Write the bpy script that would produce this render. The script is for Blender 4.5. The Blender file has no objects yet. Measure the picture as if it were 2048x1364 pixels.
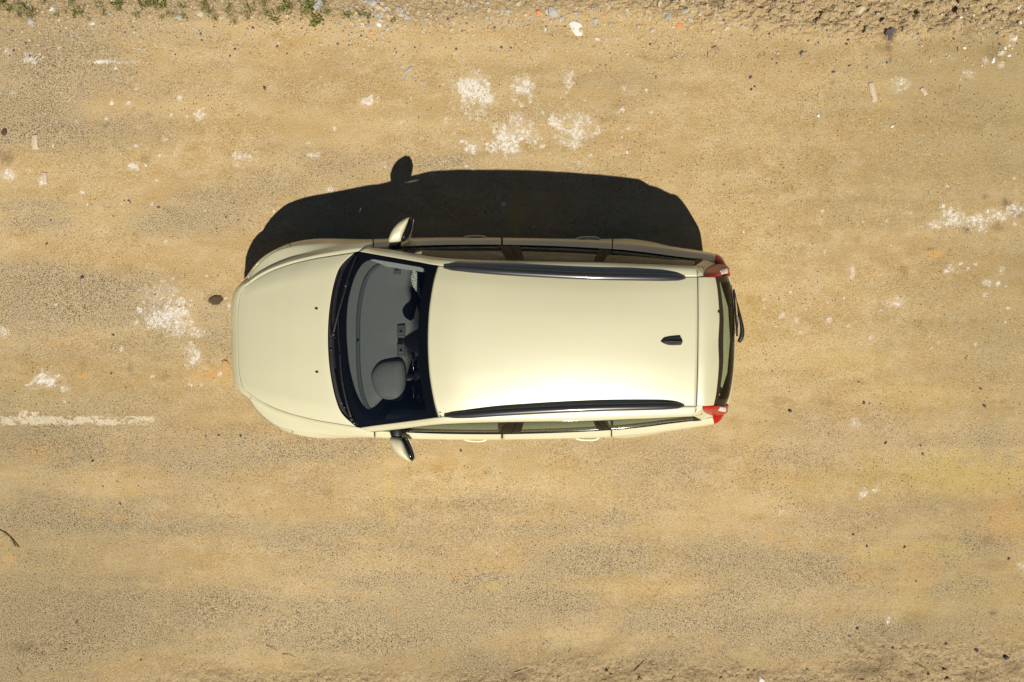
import bpy, math, random
import numpy as np
from mathutils import Vector

# ------------------------------------------------------------------ camera, sky, sun
SC = bpy.context.scene
COL = SC.collection
F = 1365.0            # focal length in pixels of the 2048 px wide photograph
H = 6.77              # camera height
CY = 0.20
TILT = math.radians(-2.06)
cam_d = bpy.data.cameras.new('camera')
cam = bpy.data.objects.new('camera', cam_d)
COL.objects.link(cam)
cam_d.sensor_width = 36.0
cam_d.lens = 36.0 * F / 2048.0
cam_d.clip_start = 0.05
cam_d.clip_end = 2000
cam.location = (0, CY, H)
cam.rotation_euler = (TILT, 0, 0)
SC.camera = cam

SUN = Vector((0.16, -0.737, 1.0)).normalized()
elev = math.asin(SUN.z)
w = bpy.data.worlds.new('World')
SC.world = w
w.use_nodes = True
nt = w.node_tree
for n in list(nt.nodes):
    nt.nodes.remove(n)
sky = nt.nodes.new('ShaderNodeTexSky')
sky.sky_type = 'NISHITA'
sky.sun_disc = False
sky.sun_elevation = elev
sky.sun_rotation = math.atan2(SUN.x, SUN.y)
sky.air_density = 0.45
sky.dust_density = 0.1
sky.ozone_density = 1.0
bg = nt.nodes.new('ShaderNodeBackground')
bg.inputs['Strength'].default_value = 0.05
out = nt.nodes.new('ShaderNodeOutputWorld')
nt.links.new(sky.outputs[0], bg.inputs[0])
nt.links.new(bg.outputs[0], out.inputs[0])

sd = bpy.data.lights.new('sun', 'SUN')
sd.energy = 5.0
sd.angle = math.radians(0.5)
sd.color = (1.0, 0.95, 0.87)
sun = bpy.data.objects.new('sun', sd)
COL.objects.link(sun)
sun.rotation_euler = SUN.to_track_quat('Z', 'Y').to_euler()
sun.location = (1, -6, 8)

SC.view_settings.view_transform = 'Standard'
SC.view_settings.look = 'None'
SC.view_settings.gamma = 1
SC.view_settings.exposure = 0.0

random.seed(7)
RNG = np.random.RandomState(11)

def P(px, py, z=0.0):
    """point of the photograph's pixel on the level plane z"""
    x, y, zz = (px - 1024) / F, -(py - 682) / F, -1.0
    c, s = math.cos(TILT), math.sin(TILT)
    dy, dz = y * c - zz * s, y * s + zz * c
    t = (z - H) / dz
    return (x * t, CY + dy * t, z)

def Q(px, d, z):
    """car point: pixel column, half width in pixels, height -> x, |y|, z"""
    k = (H - z) / F
    return ((px - 1024) * k, d * k, z)

# ------------------------------------------------------------------ materials
def mat(name, col=(.5, .5, .5), rough=.5, metal=0.0, spec=.5, coat=0.0, coat_r=.03):
    m = bpy.data.materials.new(name)
    m.use_nodes = True
    b = m.node_tree.nodes['Principled BSDF']
    b.inputs['Base Color'].default_value = (*col, 1)
    b.inputs['Roughness'].default_value = rough
    b.inputs['Metallic'].default_value = metal
    b.inputs['Specular IOR Level'].default_value = spec
    b.inputs['Coat Weight'].default_value = coat
    b.inputs['Coat Roughness'].default_value = coat_r
    return m

class N:
    """tiny node helper"""
    def __init__(s, m):
        s.t = m.node_tree
        s.b = s.t.nodes['Principled BSDF']
    def new(s, k, **kw):
        n = s.t.nodes.new(k)
        for a, v in kw.items():
            setattr(n, a, v)
        return n
    def set(s, sock, v):
        if hasattr(v, 'is_output') or isinstance(v, bpy.types.NodeSocket):
            s.t.links.new(v, sock)
        elif v is not None:
            if isinstance(v, tuple) and len(v) == 3 and sock.type == 'RGBA':
                v = (*v, 1)
            sock.default_value = v
    def math(s, op, a, b=None, c=None, clamp=False):
        n = s.new('ShaderNodeMath', operation=op)
        n.use_clamp = clamp
        s.set(n.inputs[0], a)
        if b is not None: s.set(n.inputs[1], b)
        if c is not None: s.set(n.inputs[2], c)
        return n.outputs[0]
    def step(s, v, lo, hi, o0=0.0, o1=1.0):
        n = s.new('ShaderNodeMapRange', interpolation_type='SMOOTHSTEP')
        s.set(n.inputs['Value'], v); s.set(n.inputs['From Min'], lo); s.set(n.inputs['From Max'], hi)
        s.set(n.inputs['To Min'], o0); s.set(n.inputs['To Max'], o1)
        return n.outputs[0]
    def mix(s, f, a, b, mode='MIX'):
        n = s.new('ShaderNodeMix', data_type='RGBA', blend_type=mode)
        s.set(n.inputs['Factor'], f); s.set(n.inputs['A'], a); s.set(n.inputs['B'], b)
        return n.outputs['Result']
    def noise(s, vec, scale, detail=3, rough=.55, dist=0.0):
        n = s.new('ShaderNodeTexNoise')
        n.inputs['Scale'].default_value = scale
        n.inputs['Detail'].default_value = detail
        n.inputs['Roughness'].default_value = rough
        n.inputs['Distortion'].default_value = dist
        if vec is not None: s.t.links.new(vec, n.inputs['Vector'])
        return n.outputs[0]
    def map(s, vec, scale=(1, 1, 1), loc=(0, 0, 0), rot=(0, 0, 0)):
        n = s.new('ShaderNodeMapping')
        n.inputs['Scale'].default_value = scale
        n.inputs['Location'].default_value = loc
        n.inputs['Rotation'].default_value = rot
        s.t.links.new(vec, n.inputs['Vector'])
        return n.outputs[0]
    def pos(s):
        return s.new('ShaderNodeTexCoord').outputs['Object']
    def bump(s, h, dist, strength=1.0):
        n = s.new('ShaderNodeBump')
        n.inputs['Strength'].default_value = strength
        n.inputs['Distance'].default_value = dist
        s.t.links.new(h, n.inputs['Height'])
        s.t.links.new(n.outputs[0], s.b.inputs['Normal'])

def noisy(name, a, b, scale, rough=.8, bump=.002, metal=0, spec=.3, bscale=None):
    m = mat(name, a, rough, metal, spec)
    n = N(m)
    p = n.pos()
    f = n.step(n.noise(p, scale, 4), .35, .65)
    n.set(n.b.inputs['Base Color'], n.mix(f, a, b))
    if bump:
        n.bump(n.noise(p, bscale or scale * 2, 3), bump)
    return m

def paint_material():
    m = mat('metallic_paint', (.66, .62, .36), .50, .06, .95, 1.0, .40)
    n = N(m)
    p = n.pos()
    fl = n.noise(p, 900, 2)
    dust = n.noise(n.map(p, (1, 1, 1)), 3.2, 5, .6)
    c = n.mix(n.step(fl, .4, .6), (.62, .582, .358), (.66, .62, .388))
    c = n.mix(n.step(dust, .45, .8, 0, .35), c, (.62, .57, .40))
    n.set(n.b.inputs['Base Color'], c)
    n.set(n.b.inputs['Roughness'], n.step(dust, .3, .75, .50, .56))
    return m

def glass_material(name, tint, refl=1.0, frit=None):
    m = bpy.data.materials.new(name)
    m.use_nodes = True
    t = m.node_tree
    for x in list(t.nodes): t.nodes.remove(x)
    o = t.nodes.new('ShaderNodeOutputMaterial')
    tr = t.nodes.new('ShaderNodeBsdfTransparent'); tr.inputs[0].default_value = (*tint, 1)
    gl = t.nodes.new('ShaderNodeBsdfGlossy'); gl.inputs['Roughness'].default_value = .015
    ge = t.nodes.new('ShaderNodeNewGeometry')
    dt = t.nodes.new('ShaderNodeVectorMath'); dt.operation = 'DOT_PRODUCT'
    t.links.new(ge.outputs['Normal'], dt.inputs[0]); t.links.new(ge.outputs['Incoming'], dt.inputs[1])
    ab = t.nodes.new('ShaderNodeMath'); ab.operation = 'ABSOLUTE'; t.links.new(dt.outputs['Value'], ab.inputs[0])
    om = t.nodes.new('ShaderNodeMath'); om.operation = 'SUBTRACT'; om.inputs[0].default_value = 1; t.links.new(ab.outputs[0], om.inputs[1])
    pw = t.nodes.new('ShaderNodeMath'); pw.operation = 'POWER'; t.links.new(om.outputs[0], pw.inputs[0]); pw.inputs[1].default_value = 5
    fr = t.nodes.new('ShaderNodeMath'); fr.operation = 'MULTIPLY_ADD'; t.links.new(pw.outputs[0], fr.inputs[0]); fr.inputs[1].default_value = .93; fr.inputs[2].default_value = .07
    ml = t.nodes.new('ShaderNodeMath'); ml.operation = 'MULTIPLY'; ml.inputs[1].default_value = refl
    ml.use_clamp = True
    mx = t.nodes.new('ShaderNodeMixShader')
    t.links.new(fr.outputs[0], ml.inputs[0]); t.links.new(ml.outputs[0], mx.inputs[0])
    t.links.new(tr.outputs[0], mx.inputs[1]); t.links.new(gl.outputs[0], mx.inputs[2])
    last = mx
    if frit:
        at = t.nodes.new('ShaderNodeAttribute'); at.attribute_name = 'frit'
        mr = t.nodes.new('ShaderNodeMapRange')
        mr.inputs[1].default_value = .45; mr.inputs[2].default_value = .55
        t.links.new(at.outputs['Fac'], mr.inputs[0])
        pb = t.nodes.new('ShaderNodeBsdfPrincipled')
        pb.inputs['Base Color'].default_value = (*frit, 1)
        pb.inputs['Roughness'].default_value = .2
        pb.inputs['Specular IOR Level'].default_value = .22
        m2 = t.nodes.new('ShaderNodeMixShader')
        t.links.new(mr.outputs[0], m2.inputs[0]); t.links.new(mx.outputs[0], m2.inputs[1]); t.links.new(pb.outputs[0], m2.inputs[2])
        last = m2
    t.links.new(last.outputs[0], o.inputs[0])
    return m

M = {}
M['paint'] = paint_material()
M['shell'] = mat('dark_inner_shell', (.006, .006, .006), .7, 0, .2)
M['plastic'] = noisy('black_plastic', (.010, .010, .011), (.018, .017, .017), 40, .42, .0004)
M['rubber'] = noisy('tyre_rubber', (.015, .015, .015), (.03, .028, .025), 30, .8, .001)
M['gloss'] = mat('gloss_black', (.008, .007, .007), .12, 0, .5)
M['pillar'] = mat('brown_black_pillar', (.010, .007, .005), .6, 0, .12)
M['rail'] = mat('roof_rail_black', (.024, .023, .024), .36, 0, .5, .5, .12)
M['windshield'] = glass_material('windshield_glass', (.80, .835, .82), 1.0, (.004, .005, .007))
M['sideglass'] = glass_material('side_glass', (.66, .70, .62), .5)
M['backglass'] = glass_material('rear_glass', (.76, .78, .66), .45, (.018, .014, .010))
M['alloy'] = mat('wheel_alloy', (.45, .45, .45), .3, 1)
M['chrome'] = mat('chrome', (.8, .8, .8), .08, 1)
M['dash'] = noisy('dashboard_vinyl', (.118, .123, .112), (.132, .135, .122), 60, .6, .0006, bscale=500)
M['dash_dark'] = noisy('dashboard_dark_vinyl', (.055, .062, .058), (.065, .070, .066), 60, .55, .0004, bscale=500)
M['cabin'] = noisy('cabin_fabric', (.030, .036, .042), (.045, .050, .056), 120, .85, .001)
M['seat_light'] = None
M['sage'] = noisy('sage_door_trim', (.36, .37, .25), (.42, .42, .29), 50, .8, .0006)
M['trim_light'] = noisy('pale_trim', (.42, .43, .40), (.48, .48, .44), 80, .7, .0005)
def lens(name, col, rough=.06):
    m = mat(name, col, .25, 0, .25, .15, .05)
    n = N(m); p = n.pos()
    wv = n.new('ShaderNodeTexWave'); wv.inputs['Scale'].default_value = 18
    wv.inputs['Distortion'].default_value = .5
    n.t.links.new(p, wv.inputs['Vector'])
    n.set(n.b.inputs['Base Color'], n.mix(n.step(wv.outputs['Fac'], .2, .9, 0, .5), col, tuple(c * .45 for c in col)))
    return m
M['red_lens'] = lens('red_lens', (.42, .004, .003))
M['clear_lens'] = lens('clear_lens', (.80, .74, .70))
M['headlamp'] = mat('headlamp_lens', (.42, .36, .24), .08, .3, .6, 1)
M['mirror'] = mat('mirror_glass', (.8, .82, .82), .02, 1)

def fabric_grid():
    m = mat('pale_quilted_fabric', (.55, .55, .45), .85)
    n = N(m); p = n.pos()
    br = n.new('ShaderNodeTexBrick')
    n.t.links.new(n.map(p, (1, 1, 1), (0, 0, 0), (0, 0, .35)), br.inputs['Vector'])
    br.inputs['Scale'].default_value = 12
    br.inputs['Color1'].default_value = (.56, .56, .44, 1)
    br.inputs['Color2'].default_value = (.50, .50, .40, 1)
    br.inputs['Mortar'].default_value = (.10, .10, .08, 1)
    br.inputs['Mortar Size'].default_value = .025
    n.set(n.b.inputs['Base Color'], br.outputs['Color'])
    return m
M['seat_light'] = fabric_grid()

# ------------------------------------------------------------------ mesh helpers
def mesh_obj(name, verts, faces, m=None, parent=None, smooth=True, mats=None, fmat=None):
    me = bpy.data.meshes.new(name)
    me.from_pydata([tuple(map(float, v)) for v in verts], [], faces)
    me.update()
    if smooth:
        me.polygons.foreach_set('use_smooth', [True] * len(me.polygons))
    if mats:
        for q in mats: me.materials.append(q)
        if fmat is not None: me.polygons.foreach_set('material_index', fmat)
    elif m is not None:
        me.materials.append(m)
    o = bpy.data.objects.new(name, me)
    COL.objects.link(o)
    if parent is not None:
        put(o, parent)
    return o

def put(o, parent):
    """parent keeping world placement (parents here are never rotated or scaled)"""
    o.parent = parent
    q = parent
    off = Vector((0, 0, 0))
    while q is not None:
        off += q.location
        q = q.parent
    o.location = o.location - off

def tag(o, label=None, cat=None, group=None, kind=None):
    if label: o['label'] = label
    if cat: o['category'] = cat
    if group: o['group'] = group
    if kind: o['kind'] = kind
    return o

CENTER = np.array((0., 0., .55))
def grid_faces(nu, nv):
    f = []
    for i in range(nu - 1):
        for j in range(nv - 1):
            a = i * nv + j
            f.append((a, a + 1, a + nv + 1, a + nv))
    return f

def grid_obj(name, G, m, parent, thick=0.0, out_from=None, attr=None, flat=False):
    """G: (nu,nv,3) grid of points"""
    G = np.asarray(G, float)
    nu, nv = G.shape[:2]
    V = G.reshape(-1, 3)
    i, j = nu // 2, nv // 2
    i0, i1, j0, j1 = max(i - 1, 0), min(i + 1, nu - 1), max(j - 1, 0), min(j + 1, nv - 1)
    du = G[i1, j] - G[i0, j]
    dv = G[i, j1] - G[i, j0]
    nrm = np.cross(dv, du)
    ref = G[i, j] - (CENTER if out_from is None else np.asarray(out_from, float))
    F_ = grid_faces(nu, nv)
    if np.dot(nrm, ref) < 0:
        F_ = [q[::-1] for q in F_]
    o = mesh_obj(name, V, F_, m, parent, smooth=not flat)
    if attr is not None:
        a = o.data.attributes.new(attr[0], 'FLOAT', 'POINT')
        a.data.foreach_set('value', np.asarray(attr[1], float).reshape(-1))
    if thick:
        md = o.modifiers.new('thickness', 'SOLIDIFY')
        md.thickness = thick
        md.offset = -1
    return o

def crom(pts, u, c=.5):
    """Catmull-Rom through pts (N,...) at float indices u"""
    pts = np.asarray(pts, float)
    u = np.asarray(u, float)
    n = len(pts)
    i = np.clip(np.floor(u).astype(int), 0, n - 2)
    t = u - i
    sh = (len(u),) + (1,) * (pts.ndim - 1)
    t = t.reshape(sh)
    p0 = pts[np.clip(i - 1, 0, n - 1)]; p1 = pts[i]; p2 = pts[i + 1]; p3 = pts[np.clip(i + 2, 0, n - 1)]
    m1, m2 = (p2 - p0) * c, (p3 - p1) * c
    t2, t3 = t * t, t ** 3
    return (2 * t3 - 3 * t2 + 1) * p1 + (t3 - 2 * t2 + t) * m1 + (3 * t2 - 2 * t3) * p2 + (t3 - t2) * m2

def curve(pts, n):
    pts = np.asarray(pts, float)
    # resample evenly along length
    fine = crom(pts, np.linspace(0, len(pts) - 1, 200))
    L = np.r_[0, np.cumsum(np.linalg.norm(np.diff(fine, axis=0), axis=1))]
    s = np.linspace(0, L[-1], n)
    return np.stack([np.interp(s, L, fine[:, k]) for k in range(3)], 1)

def symcurve(pts, n):
    """curve given from the centre line outwards, mirrored so it is smooth at the centre: 2n-1 points"""
    p = np.asarray(pts, float)
    full = np.concatenate([flip(p)[::-1], p[1:]])
    fine = crom(full, np.linspace(0, len(full) - 1, 401))
    L = np.r_[0, np.cumsum(np.linalg.norm(np.diff(fine, axis=0), axis=1))]
    s = np.linspace(0, L[-1], 2 * n - 1)
    return np.stack([np.interp(s, L, fine[:, k]) for k in range(3)], 1)

def coons(B0, B1, S0, S1):
    """B0,B1: (nu,3) curves at v=0,1; S0,S1: (nv,3) curves at u=0,1"""
    B0, B1, S0, S1 = map(np.asarray, (B0, B1, S0, S1))
    nu, nv = len(B0), len(S0)
    u = np.linspace(0, 1, nu)[:, None, None]
    v = np.linspace(0, 1, nv)[None, :, None]
    R = (1 - v) * B0[:, None] + v * B1[:, None] + (1 - u) * S0[None] + u * S1[None]
    R -= (1 - u) * (1 - v) * B0[0] + u * (1 - v) * B0[-1] + (1 - u) * v * B1[0] + u * v * B1[-1]
    return R

def flip(a):
    a = np.array(a, float)
    a[..., 1] *= -1
    return a

def tube(name, pts, r, m, parent=None, seg=8, flat=1.0, taper=None):
    pts = np.asarray(pts, float)
    n = len(pts)
    V, Fc = [], []
    for i in range(n):
        d = pts[min(i + 1, n - 1)] - pts[max(i - 1, 0)]
        d /= np.linalg.norm(d) + 1e-9
        up = np.array((0, 0, 1.)) if abs(d[2]) < .9 else np.array((1., 0, 0))
        a = np.cross(d, up); a /= np.linalg.norm(a)
        b = np.cross(a, d)
        rr = r * (taper[i] if taper is not None else 1)
        for k in range(seg):
            t = 2 * math.pi * k / seg
            V.append(pts[i] + a * rr * math.cos(t) + b * rr * flat * math.sin(t))
    for i in range(n - 1):
        for k in range(seg):
            k2 = (k + 1) % seg
            Fc.append((i * seg + k, i * seg + k2, (i + 1) * seg + k2, (i + 1) * seg + k))
    Fc.append(tuple(range(seg))[::-1])
    Fc.append(tuple((n - 1) * seg + k for k in range(seg)))
    return mesh_obj(name, V, Fc, m, parent)

def layered(name, outline, layers, m, parent, center=None):
    """outline (n,2) scaled about its centre at heights; layers [(z, scale)]"""
    o = np.asarray(outline, float)
    c = o.mean(0) if center is None else np.asarray(center)
    n = len(o)
    V, Fc = [], []
    for z, s in layers:
        q = c + (o - c) * s
        V += [(a, b, z) for a, b in q]
    for i in range(len(layers) - 1):
        for k in range(n):
            k2 = (k + 1) % n
            Fc.append((i * n + k, i * n + k2, (i + 1) * n + k2, (i + 1) * n + k))
    Fc.append(tuple(range(n))[::-1])
    Fc.append(tuple((len(layers) - 1) * n + k for k in range(n)))
    area = sum(o[k][0] * o[(k + 1) % n][1] - o[(k + 1) % n][0] * o[k][1] for k in range(n))
    if (area < 0) != (layers[-1][0] < layers[0][0]):
        Fc = [f[::-1] for f in Fc]
    return mesh_obj(name, V, Fc, m, parent)

def smooth_closed(pts, k=4):
    p = np.asarray(pts, float)
    n = len(p)
    ext = np.vstack([p[-1:], p, p[:2]])
    return crom(ext, np.linspace(1, n + 1, n * k, endpoint=False))

def box(name, c, s, m, parent, bev=.01):
    sx, sy, sz = [q / 2 for q in s]
    b = min(bev, sx * .9, sy * .9, sz * .9)
    outl = []
    for (ax, ay, a0) in ((sx - b, sy - b, 0), (-sx + b, sy - b, 90), (-sx + b, -sy + b, 180), (sx - b, -sy + b, 270)):
        for q in range(4):
            t = math.radians(a0 + 30 * q)
            outl.append((c[0] + ax + b * math.cos(t), c[1] + ay + b * math.sin(t)))
    sc = lambda d: 1 - d / max(min(sx, sy), 1e-6)
    L = [(c[2] - sz, sc(b)), (c[2] - sz + b * .3, sc(b * .3)), (c[2] - sz + b, 1), (c[2] + sz - b, 1), (c[2] + sz - b * .3, sc(b * .3)), (c[2] + sz, sc(b))]
    return layered(name, outl, L, m, parent, center=(c[0], c[1]))

# ------------------------------------------------------------------ numpy noise
def vnoise(x, y, scale, seed):
    r = np.random.RandomState(seed)
    T = r.rand(256, 256)
    X, Y = x * scale + 1000.3, y * scale + 1000.7
    i, j = np.floor(X).astype(int), np.floor(Y).astype(int)
    fx, fy = X - i, Y - j
    fx = fx * fx * (3 - 2 * fx); fy = fy * fy * (3 - 2 * fy)
    a = T[i % 256, j % 256]; b = T[(i + 1) % 256, j % 256]; c = T[i % 256, (j + 1) % 256]; d = T[(i + 1) % 256, (j + 1) % 256]
    return a * (1 - fx) * (1 - fy) + b * fx * (1 - fy) + c * (1 - fx) * fy + d * fx * fy

def fbm(x, y, scale, seed, oct=4, gain=.5):
    s, a, t = 0, 1, 0
    for k in range(oct):
        s = s + a * vnoise(x, y, scale * 2 ** k, seed + k); t += a; a *= gain
    return s / t

def sstep_inv2(v, a, b):
    t = np.clip((b - v) / (b - a), 0, 1)
    return t * t * (3 - 2 * t)

def sstep(v, a, b):
    t = np.clip((v - a) / (b - a), 0, 1)
    return t * t * (3 - 2 * t)

# ------------------------------------------------------------------ GROUND
def span(lo, hi, step):
    return list(np.arange(lo, hi, step))
far = [0.4, 1, 2.2, 5, 12, 30, 70, 150, 300]
xs = np.array([-5.5 - f for f in far[::-1]] + span(-5.5, 5.5, .014) + [5.5] + [5.5 + f for f in far])
ys = np.array([-3.85 - f for f in far[::-1]] + span(-3.85, -3.1, .012) + span(-3.1, 2.85, .02) + span(2.85, 3.8, .009) + [3.8] + [3.8 + f for f in far])
GX, GY = np.meshgrid(xs, ys, indexing='ij')
# pixel position of each ground point in the photograph's frame (for placing marks)
def to_px(x, y, z=0.0):
    c, s = math.cos(TILT), math.sin(TILT)
    dy, dz = y - CY, z - H
    yc = dy * c + dz * s
    zc = -dy * s + dz * c
    return 1024 + F * x / (-zc), 682 - F * yc / (-zc)
PX, PY = to_px(GX, GY)

def blobs(lst, soft=1.0, jit=.35, seed=50):
    """sum of noisy ellipses (px, py, rx, ry, amount)"""
    nz = fbm(GX, GY, 9, seed, 3) - .5
    nz2 = fbm(GX, GY, 30, seed + 9, 2) - .5
    R = np.zeros_like(GX)
    for (a, b, rx, ry, am) in lst:
        d = np.sqrt(((PX - a) / rx) ** 2 + ((PY - b) / ry) ** 2)
        d = d + (nz + nz2) * jit * 2
        R = np.maximum(R, am * sstep_inv2(d, .25, 1.35 * soft))
    return R



POWDER = [(952, 185, 30, 28, 1), (930, 168, 30, 14, .6), (965, 200, 22, 14, .8), (1050, 170, 15, 14, 1), (1040, 160, 16, 8, .7), (1027, 195, 6, 7, .7), (1062, 190, 6, 12, .5), (1138, 165, 10, 14, .85),
          (1010, 275, 30, 26, .9), (1030, 240, 14, 12, 1), (1050, 262, 26, 22, .75), (992, 290, 18, 18, .85), (943, 296, 13, 11, .8), (1108, 243, 10, 13, .95), (1125, 258, 14, 16, .9), (1150, 262, 26, 22, .8),
          (1185, 268, 9, 5, .8), (1130, 285, 12, 9, .7), (1160, 245, 10, 14, .8), (737, 204, 14, 10, .9), (345, 622, 24, 20, .9), (316, 637, 22, 14, .85), (360, 605, 12, 12, .9), (358, 650, 22, 18, .6), (385, 712, 15, 18, 1),
          (400, 664, 26, 9, .55), (330, 600, 60, 40, .35), (92, 762, 22, 14, .95), (112, 757, 14, 8, .6), (130, 777, 8, 6, .6), (17, 349, 14, 8, .8), (84, 360, 7, 9, .9), (10, 664, 10, 8, .8), (60, 115, 20, 9, .7), (14, 103, 12, 9, .6), (60, 122, 16, 4, .8),
          (213, 124, 20, 3, 1), (260, 125, 30, 3, .4), (485, 312, 26, 9, .6), (268, 334, 8, 6, 1), (400, 225, 9, 10, .7), (360, 197, 5, 5, 1), (1798, 168, 11, 13, .7), (1814, 171, 6, 10, .8),
          (1905, 436, 18, 12, .9), (1880, 448, 60, 8, .55), (1960, 440, 34, 10, .7), (1995, 428, 18, 12, .8), (2030, 420, 20, 12, .6), (1965, 455, 14, 10, .7), (1790, 606, 16, 11, .75), (1706, 546, 4, 10, .8), (1812, 468, 9, 6, .5), (1935, 150, 16, 12, .5),
          (2028, 80, 8, 9, .9), (2000, 108, 7, 5, .7), (1970, 122, 6, 8, .7), (2002, 130, 6, 6, .7), (1902, 535, 6, 8, .6), (2002, 538, 6, 8, .5), (1975, 565, 10, 8, .6), (1650, 500, 6, 6, .5),
          (1725, 988, 9, 7, .8), (1752, 982, 7, 4, .7), (1777, 1241, 5, 7, 1), (2042, 1131, 7, 6, .8), (1565, 1024, 12, 5, .5), (1712, 848, 16, 9, .35), (1785, 640, 6, 4, .5), (662, 380, 9, 4, .8), (625, 310, 10, 5, .8), (475, 330, 6, 5, .7), (1245, 221, 5, 5, .9), (1085, 293, 6, 5, .8),
          (400, 770, 5, 5, .9), (380, 772, 4, 4, .8), (242, 700, 5, 4, .9), (60, 340, 5, 4, .5), (1660, 640, 5, 4, .7), (1595, 640, 5, 5, .7), (1565, 632, 6, 6, .7), (278, 620, 6, 6, .9), (272, 645, 6, 6, .8), (112, 610, 6, 5, .7), (110, 637, 8, 6, .5), (62, 643, 9, 4, .6), (15, 1000, 0.1, 0.1, 0)]
rp = np.random.RandomState(5)
for k in range(260):
    # loose chalky specks, denser in the upper left and around the main patches
    if k < 90: a, b = rp.normal(330, 240), rp.normal(300, 200)
    elif k < 200: a, b = rp.normal(1040, 150), rp.normal(230, 75)
    else: a, b = rp.uniform(1480, 2040), rp.uniform(350, 700)
    r = rp.uniform(1.8, 4.2)
    POWDER.append((a, b, r, r * rp.uniform(.7, 1), rp.uniform(.6, 1)))
ORANGE = [(432, 748, 32, 16, .8), (402, 752, 20, 12, .6), (452, 732, 13, 9, .3), (1867, 507, 20, 9, 1), (920, 1152, 30, 8, .55), (790, 1226, 12, 8, .6), (737, 1084, 12, 7, .5), (165, 752, 16, 9, .7), (160, 770, 6, 6, .5),
          (400, 222, 12, 12, .45), (740, 206, 24, 10, .4), (20, 1118, 14, 8, .7), (275, 620, 6, 6, .2), (425, 565, 9, 6, .5), (470, 225, 9, 7, .4), (80, 905, 60, 25, .35), (180, 1025, 20, 12, .45), (240, 1035, 18, 8, .45), (310, 1035, 18, 14, .3),
          (270, 980, 14, 10, .3), (1160, 135, 8, 5, .5), (655, 320, 40, 20, .2), (150, 690, 60, 16, .35), (1540, 1070, 16, 12, .35), (2010, 1040, 60, 60, .4), (1720, 1150, 50, 25, .35), (1830, 1130, 50, 40, .3), (460, 455, 22, 8, .3), (1365, 760, 20, 10, 0)]
YELLOW = [(1030, 440, 20, 40, 1), (1030, 460, 18, 20, 1), (777, 985, 10, 60, .30), (770, 900, 14, 40, .25), (782, 1030, 8, 20, .45), (985, 1173, 20, 8, .45), (1900, 950, 190, 45, .52), (1700, 962, 130, 30, .32), (1870, 1100, 70, 22, .32), (1960, 1190, 60, 30, .26), (1820, 1200, 40, 50, .24), (1740, 1110, 60, 20, .28), (1780, 205, 30, 10, .3), (1640, 210, 20, 10, .25), (1700, 720, 90, 40, .2),  # opening entries paint the pale light patch inside the car's shadow
          (1660, 560, 10, 5, .5), (1840, 790, 120, 30, .25), (1360, 1180, 14, 12, .4), (1500, 640, 40, 200, .15)]
STAIN_SHADE = [(432, 599, 15, 10, 1), (12, 316, 16, 16, .75), (292, 320, 14, 8, .6), (212, 252, 10, 7, .5), (296, 230, 8, 6, .6), (268, 218, 5, 4, .5), (1932, 458, 11, 9, .9), (1993, 454, 14, 9, .6), (2014, 410, 12, 10, .9), (2035, 420, 14, 14, 1), (2008, 402, 8, 6, .8), (1969, 394, 6, 5, 1), (2038, 428, 12, 12, .8), (1862, 497, 14, 4, .6), (1900, 501, 7, 4, .6),
          (1808, 545, 9, 12, .5), (1665, 165, 6, 6, .6), (1670, 213, 4, 4, .5), (1555, 112, 8, 6, .6), (1777, 72, 14, 16, 1), (1777, 95, 8, 12, .9), (1781, 120, 4, 6, .7), (165, 735, 9, 16, .4), (260, 738, 10, 14, .45), (345, 420, 16, 10, .35), (455, 455, 16, 6, .35), (215, 413, 12, 6, .35),
          (210, 330, 14, 9, .3), (255, 535, 14, 10, .25), (330, 755, 14, 9, .35), (50, 1295, 22, 12, .6), (84, 1308, 7, 4, .9), (90, 1290, 14, 6, .4), (1985, 1227, 8, 5, .9), (1765, 1258, 12, 10, .5), (1722, 1300, 9, 8, .5), (1830, 1240, 26, 20, .35), (1740, 1340, 50, 22, .8), (1770, 1320, 30, 18, .6), (1820, 1350, 30, 14, .7), (1860, 1333, 40, 14, .45), (1955, 1352, 40, 16, .7), (2030, 1335, 22, 16, .7), (1690, 1338, 20, 8, .4),
          (1040, 1350, 22, 14, .8), (1060, 1340, 16, 6, .5), (1210, 1355, 30, 10, .6), (1250, 1345, 40, 10, .5), (1300, 1330, 14, 10, .4), (1400, 1352, 30, 12, .6), (1470, 1335, 14, 10, .35), (1515, 1350, 20, 12, .5), (370, 1350, 26, 6, .35), (450, 1345, 26, 10, .4), (850, 1205, 0.1, .1, 0), (1170, 240, 60, 8, .2), (1560, 800, 22, 8, .25), (1655, 805, 18, 10, .3), (1725, 765, 20, 8, .25),
          (1985, 1130, 30, 14, .35), (1975, 1080, 16, 10, .4), (1520, 595, 4, 5, .5), (970, 1230, 0.1, 0.1, 0), (1525, 545, 0.1, .1, 0), (1990, 105, 20, 14, .5), (1935, 60, 14, 20, .6), (1930, 30, 20, 14, .4), (1890, 50, 20, 14, .5), (1430, 8, 14, 10, .7), (1320, 10, 24, 6, .5), (1190, 10, 8, 6, .8)]
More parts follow.
